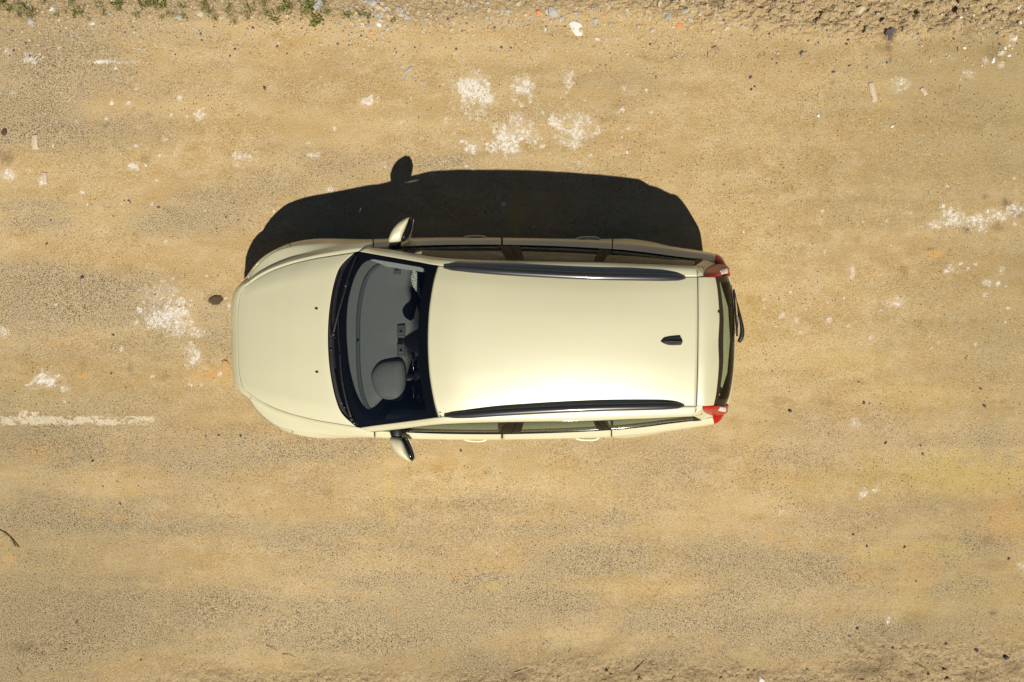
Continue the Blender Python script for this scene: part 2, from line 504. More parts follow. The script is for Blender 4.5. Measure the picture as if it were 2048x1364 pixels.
ASPH = [(100, 150, 150, 80, .75), (60, 210, 120, 60, .9), (215, 155, 60, 30, .95), (80, 300, 150, 90, .75), (260, 260, 120, 70, .4), (60, 420, 100, 60, .75), (120, 580, 200, 90, .95), (250, 640, 130, 60, .8), (330, 440, 90, 30, .6), (540, 360, 90, 30, .65), (650, 330, 60, 30, .5), (480, 260, 110, 40, .35), (860, 270, 90, 40, .45), (890, 320, 60, 20, .6), (450, 110, 60, 40, .45), (700, 130, 90, 50, .35),
        (170, 720, 180, 40, .7), (440, 640, 60, 60, .65), (440, 400, 90, 60, .45), (60, 960, 160, 110, 1), (170, 1120, 280, 140, 1), (60, 1290, 160, 100, 1), (400, 1050, 220, 90, .7), (620, 1130, 240, 100, .75), (850, 1100, 220, 110, .8), (820, 1230, 250, 60, .85), (400, 1200, 120, 50, .8), (700, 1270, 200, 40, .85), (960, 1350, 60, 50, 1), (1130, 1130, 160, 60, .7),
        (1110, 1190, 120, 60, .7), (1060, 1060, 110, 30, .6), (1210, 1040, 70, 20, .75), (1350, 1250, 120, 60, .65), (1320, 1320, 60, 25, .9), (1480, 1110, 100, 50, .6), (1500, 1250, 120, 40, .7), (1450, 1200, 110, 60, .55), (1620, 1290, 90, 30, .8), (1780, 1270, 100, 40, .8), (1920, 1200, 80, 80, .75), (1890, 1130, 80, 40, .55), (1960, 1080, 60, 40, .6), (1640, 1130, 100, 70, .5), (1560, 1150, 120, 70, .5),
        (1780, 690, 60, 20, .5), (2000, 690, 60, 40, .45), (1600, 900, 110, 60, .45), (1680, 960, 60, 20, .55), (1870, 985, 80, 30, .5), (1990, 830, 60, 60, .35), (600, 940, 160, 60, .6), (350, 960, 160, 60, .7), (930, 960, 180, 50, .35), (1250, 960, 180, 60, .35), (1300, 890, 120, 20, .3), (1350, 420, 40, 40, .2), (1960, 220, 80, 60, .45), (1990, 320, 60, 60, .4), (1720, 400, 60, 50, .25), (1500, 430, 60, 60, .2), (120, 1220, 200, 120, 1)]

powder = np.maximum(blobs(POWDER, 1.05, .95, 50), .5 * blobs(POWDER, 1.6, .9, 55))
orange = blobs(ORANGE, 1.0, .35, 60)
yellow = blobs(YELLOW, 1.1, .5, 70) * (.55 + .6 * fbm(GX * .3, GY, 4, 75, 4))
dark = blobs(STAIN_SHADE, 1.05, .4, 80)  # dark stains; those at the top right also paint in shade
asph = blobs(ASPH, 1.15, .3, 90)
streak = fbm(GX * .35, GY * 1.6, 1.5, 200, 4)
tracks = fbm(GX * .16, GY * 1.5, 1.7, 212, 5, .6)
patchy = fbm(GX * .6, GY, 2.6, 216, 4)
base_a = .30 * (1 - .8 * sstep(PX, 1150, 1450) * (1 - sstep(PY, 650, 900)))
asph = np.clip((asph * .62 + base_a) * (.62 + .50 * sstep(tracks, .34, .62)) + (patchy - .5) * .5 + (tracks - .5) * .5 * (base_a > .1), 0, 1)
OLIVE = [(2040, 220, 420, 280, .9), (2060, 620, 260, 260, .8), (1990, 1150, 300, 260, .7), (0, 1230, 380, 260, .8), (-20, 860, 260, 120, .7), (120, 760, 260, 60, .6), (1600, 110, 300, 50, .5), (1100, 1330, 700, 50, .5), (0, 60, 200, 60, .4), (330, 820, 200, 40, .35)]  # olive soil tone that also paints the darkening toward the view edges
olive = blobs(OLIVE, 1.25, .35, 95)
# old painted road line, broken
line = sstep(PY, 827, 836) * (1 - sstep(PY, 846, 857)) * (1 - sstep(PX, 300, 325)) * (.62 + .38 * sstep(fbm(GX * .6, GY * 2.2, 16, 220, 3), .38, .58))
line *= .88
line = np.clip(line, 0, 1)
line = np.maximum(line, blobs([(47, 826, 12, 8, 1), (68, 826, 11, 7, 1)], 1, .3, 230))

# verge: where loose soil and gravel lie
edge_top = 44 + 22 * (fbm(GX, GY * .2, 1.1, 240, 3) - .5) * 2 + 26 * sstep(PX, 1250, 1700) - 14 * sstep(PX, 900, 1100) * (1 - sstep(PX, 1150, 1400))
verge = 1 - sstep(PY, edge_top - 22, edge_top + 16)
# rough clods: strongest in the upper right corner
clodw = (1 - sstep(PY, edge_top - 30, edge_top + 22)) * (.20 + .80 * sstep(PX, 950, 1550))
# lower edge soil heaps
eb = 1332 + 20 * (fbm(GX, GY * .2, 1.3, 250, 3) - .5) * 2 - 18 * sstep(PX, 1000, 1100) + 10 * sstep(PX, 1400, 1500) - 45 * sstep(PX, 1650, 1720)
lowv = sstep(PY, eb - 12, eb + 30) * sstep(PX, 150, 500)
c1 = np.abs(fbm(GX, GY, 9, 260, 4) - .5) * 2
c2 = fbm(GX, GY, 24, 270, 4, .6)
c3 = fbm(GX, GY, 70, 280, 2)
Z = (fbm(GX, GY, .8, 290, 3) - .5) * .02 + (streak - .5) * .008 + (fbm(GX * .5, GY, 6, 300, 3) - .5) * .004
big_ = fbm(GX, GY, 5, 265, 3)
Z = Z + clodw * ((c2 - .5) * .085 * (.4 + 1.2 * big_) + c1 * .05 + (c3 - .5) * .034 + (big_ - .5) * .10 * sstep(PX, 1500, 1900) + .012)
Z = Z + lowv * ((c2 - .5) * .035 + c1 * .02 + (c3 - .5) * .014)
Z = Z + verge * (fbm(GX, GY, 40, 310, 2) - .5) * .012
Z = Z + dark * (fbm(GX, GY, 35, 320, 2) - .5) * .010
# a few ruts and berms seen in the low front edge
Z = Z + .025 * np.exp(-(((PX - 1240) * .6 + (PY - 1290)) / 26) ** 2) * np.exp(-((PX - 1225) / 55) ** 2)
# ground stays below the tyres
flatc = np.exp(-((GX + .25) / 2.4) ** 4) * np.exp(-(GY / 1.1) ** 4)
Z = Z * (1 - flatc * .8)
zmean = Z[np.abs(GX) < 5].mean()
Z = Z - max(0, zmean) * 0
fade = np.clip(1 - (np.maximum(np.abs(GX) - 5.5, 0) + np.maximum(np.abs(GY) - 3.8, 0) * 8) / 30, 0, 1)
Z = Z * fade

nx, ny = GX.shape
gv = np.stack([GX, GY, Z], 2).reshape(-1, 3)
me = bpy.data.meshes.new('ground')
me.vertices.add(nx * ny)
me.vertices.foreach_set('co', gv.astype(np.float32).reshape(-1))
I, J = np.meshgrid(np.arange(nx - 1), np.arange(ny - 1), indexing='ij')
a = (I * ny + J).reshape(-1)
quads = np.stack([a, a + ny, a + ny + 1, a + 1], 1).astype(np.int32)
nf = len(quads)
me.loops.add(nf * 4)
me.loops.foreach_set('vertex_index', quads.reshape(-1))
me.polygons.add(nf)
me.polygons.foreach_set('loop_start', np.arange(0, nf * 4, 4, dtype=np.int32))
me.polygons.foreach_set('loop_total', np.full(nf, 4, np.int32))
me.update(calc_edges=True)
me.polygons.foreach_set('use_smooth', np.ones(nf, bool))
for nm, ar in (('powder', powder), ('orange', orange), ('yellow', yellow), ('stain_shade', dark), ('asphalt', asph), ('roadline', line), ('olive', olive), ('soil', np.clip(np.maximum(verge, lowv), 0, 1)), ('clod', np.clip(np.maximum(clodw, lowv), 0, 1))):
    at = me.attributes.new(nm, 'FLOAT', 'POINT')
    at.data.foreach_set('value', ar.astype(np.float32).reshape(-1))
ground = bpy.data.objects.new('ground', me)
COL.objects.link(ground)
tag(ground, kind='structure')

def ground_height(x, y):
    i = np.clip(np.searchsorted(xs, x), 1, len(xs) - 1)
    j = np.clip(np.searchsorted(ys, y), 1, len(ys) - 1)
    return Z[i, j]

def ground_material():
    m = mat('dirt_road', (.4, .3, .18), .93, 0, .15)
    n = N(m)
    p = n.pos()
    A = lambda k: (lambda q: (setattr(q, 'attribute_name', k), q.outputs['Fac'])[1])(n.new('ShaderNodeAttribute'))
    big = n.noise(n.map(p, (.16, 1.5, 1)), 1.5, 6, .6)
    med = n.noise(n.map(p, (.7, 1.2, 1), (3, 5, 0)), 5, 5, .6)
    fine = n.noise(n.map(p, (1, 1, 1), (7, 1, 0)), 38, 4, .65)
    grain = n.noise(n.map(p, (1, 1, 1), (2, 9, 0)), 100, 3, .75, .5)
    grain2 = n.noise(n.map(p, (1, 1.1, 1), (5, 3, 0)), 140, 2, .6)
    hue = n.noise(n.map(p, (.6, 1, 1), (11, 4, 0)), 1.6, 4, .6)
    sand = n.mix(n.step(big, .35, .68), (.435, .298, .112), (.61, .440, .198))
    sand = n.mix(n.step(hue, .42, .64, 0, .75), sand, (.50, .320, .115))
    sand = n.mix(n.step(med, .42, .66, 0, .7), sand, (.61, .455, .235))
    sand = n.mix(n.step(fine, .62, .42, 0, .0), sand, sand)
    sand = n.mix(n.step(fine, .50, .30, 0, .35), sand, (.335, .225, .11))
    sand = n.mix(n.step(grain2, .50, .66, 0, .8), sand, (.71, .56, .35))
    sand = n.mix(n.step(grain2, .48, .34, 0, .65), sand, (.25, .17, .08))
    blot = n.noise(n.map(p, (.8, 1.4, 1), (17, 2, 0)), 3.4, 5, .65)
    sand = n.mix(n.step(blot, .56, .74, 0, .55), sand, (.355, .215, .075))
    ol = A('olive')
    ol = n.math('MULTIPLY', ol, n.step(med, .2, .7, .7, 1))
    # worn asphalt: pale grit with dark binder showing between
    asp = A('asphalt')
    grit = n.mix(n.step(grain, .38, .62), (.30, .228, .130), (.60, .465, .270))
    gd = n.math('ADD', grain, n.math('MULTIPLY', asp, -.075))
    gdm = n.step(gd, .365, .30)
    grit = n.mix(n.step(grain2, .5, .3, 0, .6), grit, (.17, .125, .09))
    base = n.mix(n.step(asp, .15, .85, 0, .8), sand, grit)
    base = n.mix(n.math('MULTIPLY', gdm, n.step(asp, .08, .7)), base, (.135, .112, .085))
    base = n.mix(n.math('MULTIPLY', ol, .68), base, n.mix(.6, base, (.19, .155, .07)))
    # sparse dark crumbs and little pits, everywhere
    def cells(scale, loc, thr, dens_scale, lo, hi):
        v = n.new('ShaderNodeTexVoronoi'); v.feature = 'F1'
        v.inputs['Scale'].default_value = scale
        n.t.links.new(n.map(p, (1, 1, 1), loc), v.inputs['Vector'])
        sp = n.step(v.outputs['Distance'], thr, thr * .55)
        sep = n.new('ShaderNodeSeparateColor'); n.t.links.new(v.outputs['Color'], sep.inputs[0])
        pick = n.math('GREATER_THAN', n.math('ADD', sep.outputs[0], n.step(n.noise(n.map(p, (.6, 1, 1), loc), dens_scale, 3), lo, hi, -.5, .12)), .93)
        return n.math('MULTIPLY', sp, pick)
    crumb = cells(34, (1, 2, 0), .26, 1.3, .35, .60)
    crumb2 = cells(60, (4, 7, 0), .34, 1.8, .35, .58)
    pale = cells(45, (8, 1, 0), .32, 1.5, .38, .66)
    base = n.mix(n.math('MULTIPLY', pale, .75), base, (.72, .62, .46))
    # soil of the verge
    soil = A('soil')
    sc = n.mix(n.step(fine, .35, .65), (.33, .235, .12), (.52, .39, .215))
    sc = n.mix(n.step(grain, .58, .75, 0, .8), sc, (.62, .50, .33))
    base = n.mix(n.math('MULTIPLY', soil, .8), base, sc)
    # stains; yellow also carries light painted into the car's shadow
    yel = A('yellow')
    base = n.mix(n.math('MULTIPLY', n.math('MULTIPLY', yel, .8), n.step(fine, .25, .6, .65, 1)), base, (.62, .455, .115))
    org = A('orange')
    base = n.mix(n.math('MULTIPLY', org, n.step(fine, .30, .62, .45, .95)), base, (.62, .36, .12))
    dk = A('stain_shade')
    base = n.mix(n.math('MULTIPLY', dk, n.step(grain, .70, .38, .25, .85)), base, (.12, .078, .04))
    # chalk powder, broken up by the grit
    pw = A('powder')
    pn = n.math('ADD', n.math('MULTIPLY', n.noise(n.map(p, (1, 1, 1), (21, 3, 0)), 30, 5, .75), .65), n.math('MULTIPLY', n.noise(n.map(p, (1, 1, 1), (2, 13, 0)), 95, 3, .7), .35))
    pf = n.step(n.math('ADD', pw, n.math('MULTIPLY', n.math('SUBTRACT', pn, .5), 7.5)), .50, 1.25)
    pf = n.math('MULTIPLY', pf, n.step(pw, .02, .30))
    base = n.mix(n.math('MULTIPLY', pf, .95), base, (.88, .84, .76))
    base = n.mix(n.step(pw, .05, .9, 0, .45), base, (.74, .66, .52))
    rl = A('roadline')
    lf = n.step(n.math('ADD', rl, n.math('MULTIPLY', n.math('SUBTRACT', n.noise(n.map(p, (.7, 1, 1), (1, 31, 0)), 30, 5, .7), .5), 1.8)), .45, .75)
    base = n.mix(n.math('MULTIPLY', lf, n.step(rl, .03, .3, 0, .66)), base, (.78, .68, .48))
    base = n.mix(n.math('MULTIPLY', crumb, .9), base, (.05, .04, .03))
    base = n.mix(n.math('MULTIPLY', crumb2, .75), base, (.10, .075, .05))
    n.set(n.b.inputs['Base Color'], base)
    h = n.math('ADD', n.math('MULTIPLY', fine, .6), n.math('MULTIPLY', grain, .5))
    h = n.math('ADD', h, n.math('MULTIPLY', gdm, n.math('MULTIPLY', asp, -.5)))
    h = n.math('ADD', h, n.math('MULTIPLY', soil, n.math('MULTIPLY', n.noise(p, 60, 3), 1.6)))
    h = n.math('ADD', h, n.math('MULTIPLY', n.math('ADD', crumb, crumb2), .3))
    n.bump(h, .010, 1.0)
    return m
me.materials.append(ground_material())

# ------------------------------------------------------------------ STATION WAGON
car = bpy.data.objects.new('station_wagon', None)
COL.objects.link(car)
car.location = (-.27, 0, 0)
tag(car, 'pale beige-green metallic station wagon parked alone in the middle of the dirt road', 'car')

# control net: rows = stations from the nose round the side to the tail
# each: v6 hood/belt line, v5 crest, v4 foot of the shoulder, v3 outer edge, v2 widest
ST = [
 [(475, 0, .735), (473, 0, .730), (470, 0, .712), (466, 0, .68), (462, 0, .57)],
 [(475.5, 50, .735), (473.3, 51, .730), (470, 52, .712), (466, 53, .68), (462.3, 52, .57)],
 [(479, 80, .74), (476.2, 83, .735), (473, 86, .717), (469.5, 88, .68), (466.5, 85, .57)],
 [(485, 99, .75), (483.8, 103, .745), (482, 105.5, .73), (479.5, 106, .69), (477.5, 104, .575)],
 [(500, 110, .765), (499, 115, .765), (498.5, 118, .745), (497, 121, .705), (495, 123, .59)],
 [(520, 124, .785), (519, 129, .785), (518, 132, .762), (511, 141, .72), (508.5, 142, .60)],
 [(545, 137, .81), (544, 142, .81), (543, 146, .785), (530, 160, .735), (526.5, 161, .61)],
 [(575, 148, .84), (574, 153.5, .838), (573, 159, .81), (553, 175.5, .75), (550, 176, .62)],
 [(600, 155, .86), (600, 161, .857), (600, 168, .83), (585, 185, .77), (583, 190.5, .66)],
 [(635, 163, .89), (635, 169, .887), (635, 178.5, .855), (630, 190, .80), (628, 199, .68)],
 [(684, 171, .925), (684, 178, .92), (684, 188.5, .885), (684, 195, .83), (684, 199.5, .68)],
 [(712, 175.5, .94), (712, 182, .935), (712, 192, .895), (712, 196, .84), (712, 198.5, .66)],
 [(748, 183, .95), (748, 185, .945), (748, 195, .89), (748, 198, .82), (748, 198.5, .64)],
 [(820, 187, .95), (820, 188.5, .945), (820, 198.5, .885), (820, 200.5, .80), (820, 200.5, .62)],
 [(900, 189.5, .95), (900, 190.7, .945), (900, 200.5, .885), (900, 202, .80), (900, 201.5, .62)],
 [(1004, 190, .955), (1004, 191, .95), (1004, 200.5, .89), (1004, 202, .81), (1004, 201, .62)],
 [(1120, 187, .965), (1120, 188, .96), (1120, 198.5, .90), (1120, 200, .82), (1120, 199, .63)],
 [(1224, 181.5, .975), (1224, 182.5, .97), (1224, 194, .905), (1224, 197, .83), (1224, 199, .66)],
 [(1255, 179, .98), (1255, 180, .975), (1255, 191.5, .91), (1255, 195.5, .83), (1255, 199.5, .68)],
 [(1300, 174, .985), (1300, 175, .98), (1300, 187, .915), (1300, 191, .83), (1300, 193.5, .66)],
 [(1340, 168.5, .99), (1340, 169.5, .985), (1340, 181.5, .92), (1340, 185, .83), (1340, 184, .64)],
 [(1390, 162.5, .99), (1390, 163.5, .985), (1390, 174.5, .92), (1390, 177.5, .83), (1390, 176, .62)],
 [(1422, 157, .99), (1423, 158.5, .985), (1425, 169, .92), (1425, 171.5, .83), (1423, 170, .60)],
 [(1434, 150, .985), (1436, 152.5, .98), (1439, 163, .92), (1439, 165.5, .83), (1437, 164, .60)],
 [(1444, 141, .985), (1446, 143.5, .98), (1448, 151, .92), (1448, 153, .83), (1446, 152, .60)],
 [(1454, 130, .98), (1456, 131, .975), (1458, 133, .92), (1457, 134, .83), (1455, 134, .60)],
 [(1462, 105, .975), (1463, 106, .97), (1464, 107, .92), (1462, 107, .83), (1460, 107, .60)],
 [(1468, 60, .972), (1469, 60, .965), (1469, 60, .92), (1467, 60, .83), (1465, 60, .59)],
 [(1470, 0, .97), (1471, 0, .963), (1471, 0, .92), (1469, 0, .83), (1467, 0, .58)],
]
net = []
for si, row in enumerate(ST):
    row = [list(q) for q in row]
    if 4 <= si <= 11:
        k_ = (0, 0, 0, 0, .014, .024, .030, .034, .034, .030, .022, .010)[si]
        row[2][2] -= k_; row[3][2] -= k_ * .6
    if si >= 12: row[2][2] += .010
    r = [Q(*q) for q in row]
    x, y, z = r[4]
    cx_ = -.27
    v1 = (x - (x - cx_) * .008, y * .985, .40)
    v0 = (x - (x - cx_) * .030, y * .93, .20)
    net.append([v0, v1, r[4], r[3], r[2], r[1], r[0]])
net = np.array(net)                      # (29, 7, 3)
NU = len(net) - 1

def S(u, v):
    """body side surface, u may be negative (mirrored across the centre line at the nose)"""
    u = np.asarray(u, float); v = np.asarray(v, float)
    # pad with mirrored stations so the surface crosses the centre smoothly
    pad0 = flip(net[1:2]); pad1 = flip(net[-2:-1])
    full = np.concatenate([pad0, net, pad1])
    sg = np.where(u < 0, -1, 1)
    uu = np.abs(u)
    # beyond the tail centre: mirror back
    over = uu > NU
    uu = np.where(over, 2 * NU - uu, uu)
    sg = np.where(over, -sg, sg)
    A_ = crom(full, uu + 1)              # (nu,7,3)
    B_ = crom(np.moveaxis(A_, 1, 0), v, .24)  # (nv,nu,3)
    G = np.moveaxis(B_, 0, 1).copy()
    G[..., 1] *= sg[:, None]
    return G

FA, RA, AR = (-1.655, .315), (1.04, .315), .355      # axle x, z and arch radius
def arch_clip(G):
    """raise the lower rows of each column to the wheel arch"""
    G = G.copy()
    for i in range(G.shape[0]):
        c = G[i]
        for (ax, az) in (FA, RA):
            dx = c[0, 0] - ax
            if abs(dx) < AR:
                zt = az + math.sqrt(AR * AR - dx * dx)
                zz = c[:, 2]
                k = np.argmax(zz > zt)
                if zz[0] < zt and k > 0:
                    t0 = k - 1 + (zt - zz[k - 1]) / (zz[k] - zz[k - 1])
                    tt = np.linspace(t0, len(zz) - 1, len(zz))
                    G[i] = np.stack([np.interp(tt, np.arange(len(zz)), c[:, q]) for q in range(3)], 1)
    return G

def panel(name, u0, u1, v0, v1, m, parent, du=.06, dv=.12, side=1, thick=.004, clip=False, gap=True, off=0.0):
    gu = .016 if gap else 0
    us = np.linspace(u0 + gu, u1 - gu, max(4, int((u1 - u0) / du)))
    vs = np.linspace(v0, v1, max(3, int((v1 - v0) / dv)))
    G = S(us, vs)
    if clip: G = arch_clip(G)
    if off:
        G = offset(G, off)
    if side < 0: G = flip(G)
    return grid_obj(name, G, m, parent, thick)

def offset(G, d):
    du = np.gradient(G, axis=0); dv = np.gradient(G, axis=1)
    n = np.cross(dv, du)
    n /= np.linalg.norm(n, axis=2, keepdims=True) + 1e-12
    i, j = G.shape[0] // 2, G.shape[1] // 2
    if np.dot(n[i, j], G[i, j] - CENTER) < 0: n = -n
    return G + n * d

# dark inner shell just behind the outer skin, seen only through the panel gaps and arches
for sd_ in (1, -1):
    us = np.linspace(0, NU, 240); vs = np.linspace(.3, 5.95, 36)
    G = offset(S(us, vs), -.012)
    G = arch_clip(G)
    grid_obj('inner_shell', G if sd_ > 0 else flip(G), M['shell'], car)

# front bumper (with the strip ahead of the hood), grille, intake, headlights
us = np.linspace(-4.0, 4.0, 140)
bumper = grid_obj('front_bumper', S(us, np.linspace(0, 5.93, 44)), M['paint'], car, .004)
for sd_ in (1, -1):
    b = panel('bumper_corner', 4.0, 7.95, 0, 2.93, M['paint'], car, side=sd_, gap=False, clip=True)
    hl = panel('headlight', 3.4, 7.2, 2.15, 2.86, M['headlamp'], car, side=sd_, off=.003, thick=.003)
g = grid_obj('grille', offset(S(np.linspace(-1.15, 1.15, 30), np.linspace(1.25, 1.85, 8)), .003), M['gloss'], car, .003)
for k in range(5):
    vv = 1.3 + k * .11
    tube('slat', offset(S(np.linspace(-1.1, 1.1, 20), np.array([vv, vv + .02])), .008)[:, 0], .004, M['chrome'], g)
grid_obj('lower_intake', offset(S(np.linspace(-2.0, 2.0, 30), np.linspace(.35, 1.05, 8)), .003), M['plastic'], car, .003)

for sd_ in (1, -1):
    # fender: upper strip running forward to the nose corner plus the panel round the arch
    us = np.linspace(4.03, 11.97, 150)
    f1 = S(us, np.linspace(3.05, 5.94, 30))
    grid_obj('fender', f1 if sd_ > 0 else flip(f1), M['paint'], car, .004)
    G = arch_clip(S(np.linspace(7.98, 11.97, 90), np.linspace(0, 3.05, 34)))
    grid_obj('wheel_arch', G if sd_ > 0 else flip(G), M['paint'], car, .004)
    # doors
    for nm, u0, u1 in (('front_door', 12, 15), ('rear_door', 15, 17)):
        d = panel(nm, u0, u1, .25, 5.97, M['paint'], car, side=sd_, clip=True)
        if nm == 'front_door': FD = d
        else: RD = d
        # handle: a bowed grip standing off the door skin
        hx = (925, 975) if nm == 'front_door' else (1149, 1200)
        hz = .80
        xa, xb = Q(hx[0], 0, hz)[0], Q(hx[1], 0, hz)[0]
        yy = Q(0, 200.5 if nm == 'front_door' else 198.5, hz)[1]
        if nm == 'rear_door': yy -= .002
        pts = [(xa, yy - .012, hz), (xa + .03, yy + .010, hz), (xa + .09, yy + .018, hz), (xa + .15, yy + .018, hz), (xb - .03, yy + .013, hz), (xb, yy - .010, hz)]
        pts = curve(pts, 18)
        if sd_ < 0: pts = flip(pts)
        tube('door_handle', pts, .012, M['paint'], d, 8, 1.5)
    q = panel('rear_quarter', 17, 23.1, .0, 5.97, M['paint'], car, side=sd_, clip=True)
    sl = panel('side_sill', 8.9, 17, -0.0, .24, M['plastic'], car, side=sd_, thick=.003, off=.004, clip=True)
rb = grid_obj('rear_bumper', np.concatenate([S(np.linspace(23.12, NU, 60), np.linspace(0, 2.6, 20)), flip(S(np.linspace(23.12, NU, 60), np.linspace(0, 2.6, 20)))[::-1][1:]]), M['paint'], car, .004)
CENTER_T = (1.0, 0, .8)

# ---- hood
hf = crom(np.concatenate([flip(net[1:2]), net]), np.linspace(1, 1 + 3.35, 30))[:, 6]     # centre -> corner
corner_u = 3.35
side_u = np.linspace(corner_u, 11.0, 70)
hs = S(side_u, np.array([6.0]))[:, 0]
cowl_pts = [Q(656.5, 0, .985), Q(658, 40, .984), Q(662.5, 78, .978), Q(671, 118, .968), Q(684, 149, .957)]
end = hs[-1]
cowl = symcurve(cowl_pts + [tuple(end)], 30)[29:]
front_full = np.concatenate([flip(hf)[::-1], hf[1:]])
cowl_full = np.concatenate([flip(cowl)[::-1], cowl[1:]])
HG = coons(front_full, cowl_full, flip(hs), hs)
un = np.linspace(-1, 1, HG.shape[0])[:, None]
vn = np.linspace(0, 1, HG.shape[1])[None]
HG[..., 2] += .022 * (1 - un ** 2) * np.sin(np.pi * np.clip(vn * 1.02, 0, 1)) ** .8
# two soft ridges of the hood running back from the nose
rid = np.exp(-((np.abs(un) - (.62 + .10 * vn)) / .09) ** 2)
HG[..., 2] += .004 * rid * np.sin(np.pi * vn)
def shrink(G, g=.003):
    G = G.copy()
    c = G.reshape(-1, 3).mean(0)
    for sl_, dir_ in (((0,), 1), ((-1,), -1)):
        i = sl_[0]; nb = 1 if i == 0 else -2
        d = G[nb] - G[i]; L = np.linalg.norm(d, axis=1, keepdims=True); G[i] += d / (L + 1e-9) * np.minimum(g, L * .8)
    for i, nb in ((0, 1), (-1, -2)):
        d = G[:, nb] - G[:, i]; L = np.linalg.norm(d, axis=1, keepdims=True); G[:, i] += d / (L + 1e-9) * np.minimum(g, L * .8)
    return G
hood = grid_obj('hood', shrink(HG, .0055), M['paint'], car, .004, out_from=(-1.8, 0, -2))
us_ = HG.copy(); us_[..., 2] -= .016
grid_obj('engine_cover', us_, M['shell'], car, 0, out_from=(-1.8, 0, -2))
# washer nozzles
def surf_z(G, x, y):
    d = (G[..., 0] - x) ** 2 + (G[..., 1] - y) ** 2
    i = np.unravel_index(np.argmin(d), d.shape)
    return G[i][2]
for (a_, b_) in ((631.5, 617), (632.5, 744)):
    x, y, _ = P(a_, b_, .98)
    z = surf_z(HG, x, y)
    o_ = smooth_closed([(x - .013, y), (x, y - .009), (x + .011, y - .008), (x + .013, y), (x + .011, y + .008), (x, y + .009)], 3)
    layered('washer_nozzle', o_, [(z - .002, 1.1), (z + .006, 1), (z + .010, .6)], M['plastic'], hood)

# ---- windshield
ws_top = [Q(853, 0, 1.395), Q(854.5, 45, 1.392), Q(858, 80, 1.385), Q(865.5, 122, 1.368), Q(874.5, 152.5, 1.340)]
ws_bot = [Q(668, 0, .972), Q(670, 45, .971), Q(676, 90, .965), Q(691, 138, .956), Q(719, 176.5, .950)]
Tf = symcurve(ws_top, 40); Bf = symcurve(ws_bot, 40)
T_ = Tf[39:]; B_ = Bf[39:]
nvw = 50
pil = curve([tuple(B_[-1]), Q(757, 170.5, 1.05), Q(800, 164, 1.16), Q(840, 157.8, 1.262), tuple(T_[-1])], nvw)
W = coons(Bf, Tf, flip(pil), pil)
un = np.linspace(-1, 1, W.shape[0])[:, None]; vn = np.linspace(0, 1, nvw)[None]
W[..., 2] += .020 * (1 - un ** 2) * np.sin(np.pi * vn)
# printed black border with rounded corners
ax_ = np.abs(un)
bx = (ax_ - .925) / .035
lo = .135 + .03 * ax_ ** 3
cr_ = .10
X_ = np.maximum(ax_ - (.935 - cr_), 0) / cr_
Yt = np.maximum(vn - (.915 - cr_), 0) / cr_
Yb = np.maximum((lo + cr_) - vn, 0) / cr_
rr = np.sqrt(X_ ** 2 + np.maximum(Yt, Yb) ** 2)
frit = np.clip((rr - 1) * 1.6 + .5, 0, 1)
# dotted fade band and the sensor/mirror mount patch at top centre
wshield = grid_obj('windshield', W, M['windshield'], car, 0, out_from=(-.5, 0, .3), attr=('frit', frit))
# cowl tray between hood and glass
C0 = cowl_full.copy(); C0[:, 2] -= .022; C0[:, 0] -= .01
C1 = Bf.copy(); C1[:, 2] -= .004; C1[:, 0] += .012
idx = np.linspace(0, len(C0) - 1, len(C1))
C0 = np.stack([np.interp(idx, np.arange(len(C0)), C0[:, k]) for k in range(3)], 1)
t_ = np.linspace(0, 1, 10)[None, :, None]
CG = C0[:, None] * (1 - t_) + C1[:, None] * t_
CG[..., 2] -= .012 * np.sin(np.pi * t_[..., 0])
CG[..., 2] += .004 * np.sin(t_[..., 0] * 22)
cowl_o = grid_obj('cowl_panel', CG, M['plastic'], car, 0, out_from=(-1.4, 0, 0))

# wipers
def wiper(blade, arm, name='windshield_wiper'):
    e = tube(name, arm, .0085, M['plastic'], car, 8, .7, taper=np.linspace(1.5, .8, len(arm)))
    tube('wiper_blade', blade, .0065, M['plastic'], e, 6, 1.4)
    p0 = arm[0]
    layered('pivot_cap', [(p0[0] + .02 * math.cos(t), p0[1] + .02 * math.sin(t)) for t in np.linspace(0, 2 * math.pi, 14, endpoint=False)], [(p0[2] - .02, 1), (p0[2] + .006, 1), (p0[2] + .014, .7)], M['plastic'], e)
    mid = blade[len(blade) // 2]
    tube('blade_joint', [mid + np.array((-.006, -.02, .004)), mid + np.array((-.006, .02, .004))], .008, M['gloss'], e, 6)
    return e
def c3(pts, n=16): return curve([P(a, b, z) for a, b, z in pts], n)
wiper(c3([(713, 511, .975), (700, 545, .985), (687, 585, .99), (678, 622, .995)]),
      c3([(666, 668, .985), (673, 640, 1.0), (684, 600, 1.005), (697, 560, 1.0)]))
wiper(c3([(677, 632, .997), (677, 672, 1.0), (683, 720, .998), (694, 775, .985)]),
      c3([(703, 838, .965), (694, 808, .985), (684, 760, 1.0), (679, 705, 1.008)]))
for pts_ in ([(664, 678, .975), (662, 640, .975), (667, 590, .97), (680, 545, .965)], [(670, 740, .975), (680, 790, .97), (697, 832, .962), (712, 850, .955)]):
    tube('cowl_rib', c3(pts_), .006, M['gloss'], cowl_o, 6)
# grommets and clips on the tray catch the sun
for (a_, b_) in ((661, 700), (676, 717), (684, 806), (695, 806), (690, 815)):
    x, y, z = P(a_, b_, .975)
    layered('clip', [(x + .008 * math.cos(t), y + .008 * math.sin(t)) for t in np.linspace(0, 2 * math.pi, 8, endpoint=False)], [(z - .006, 1), (z + .004, .9), (z + .008, .4)], M['chrome'], cowl_o)

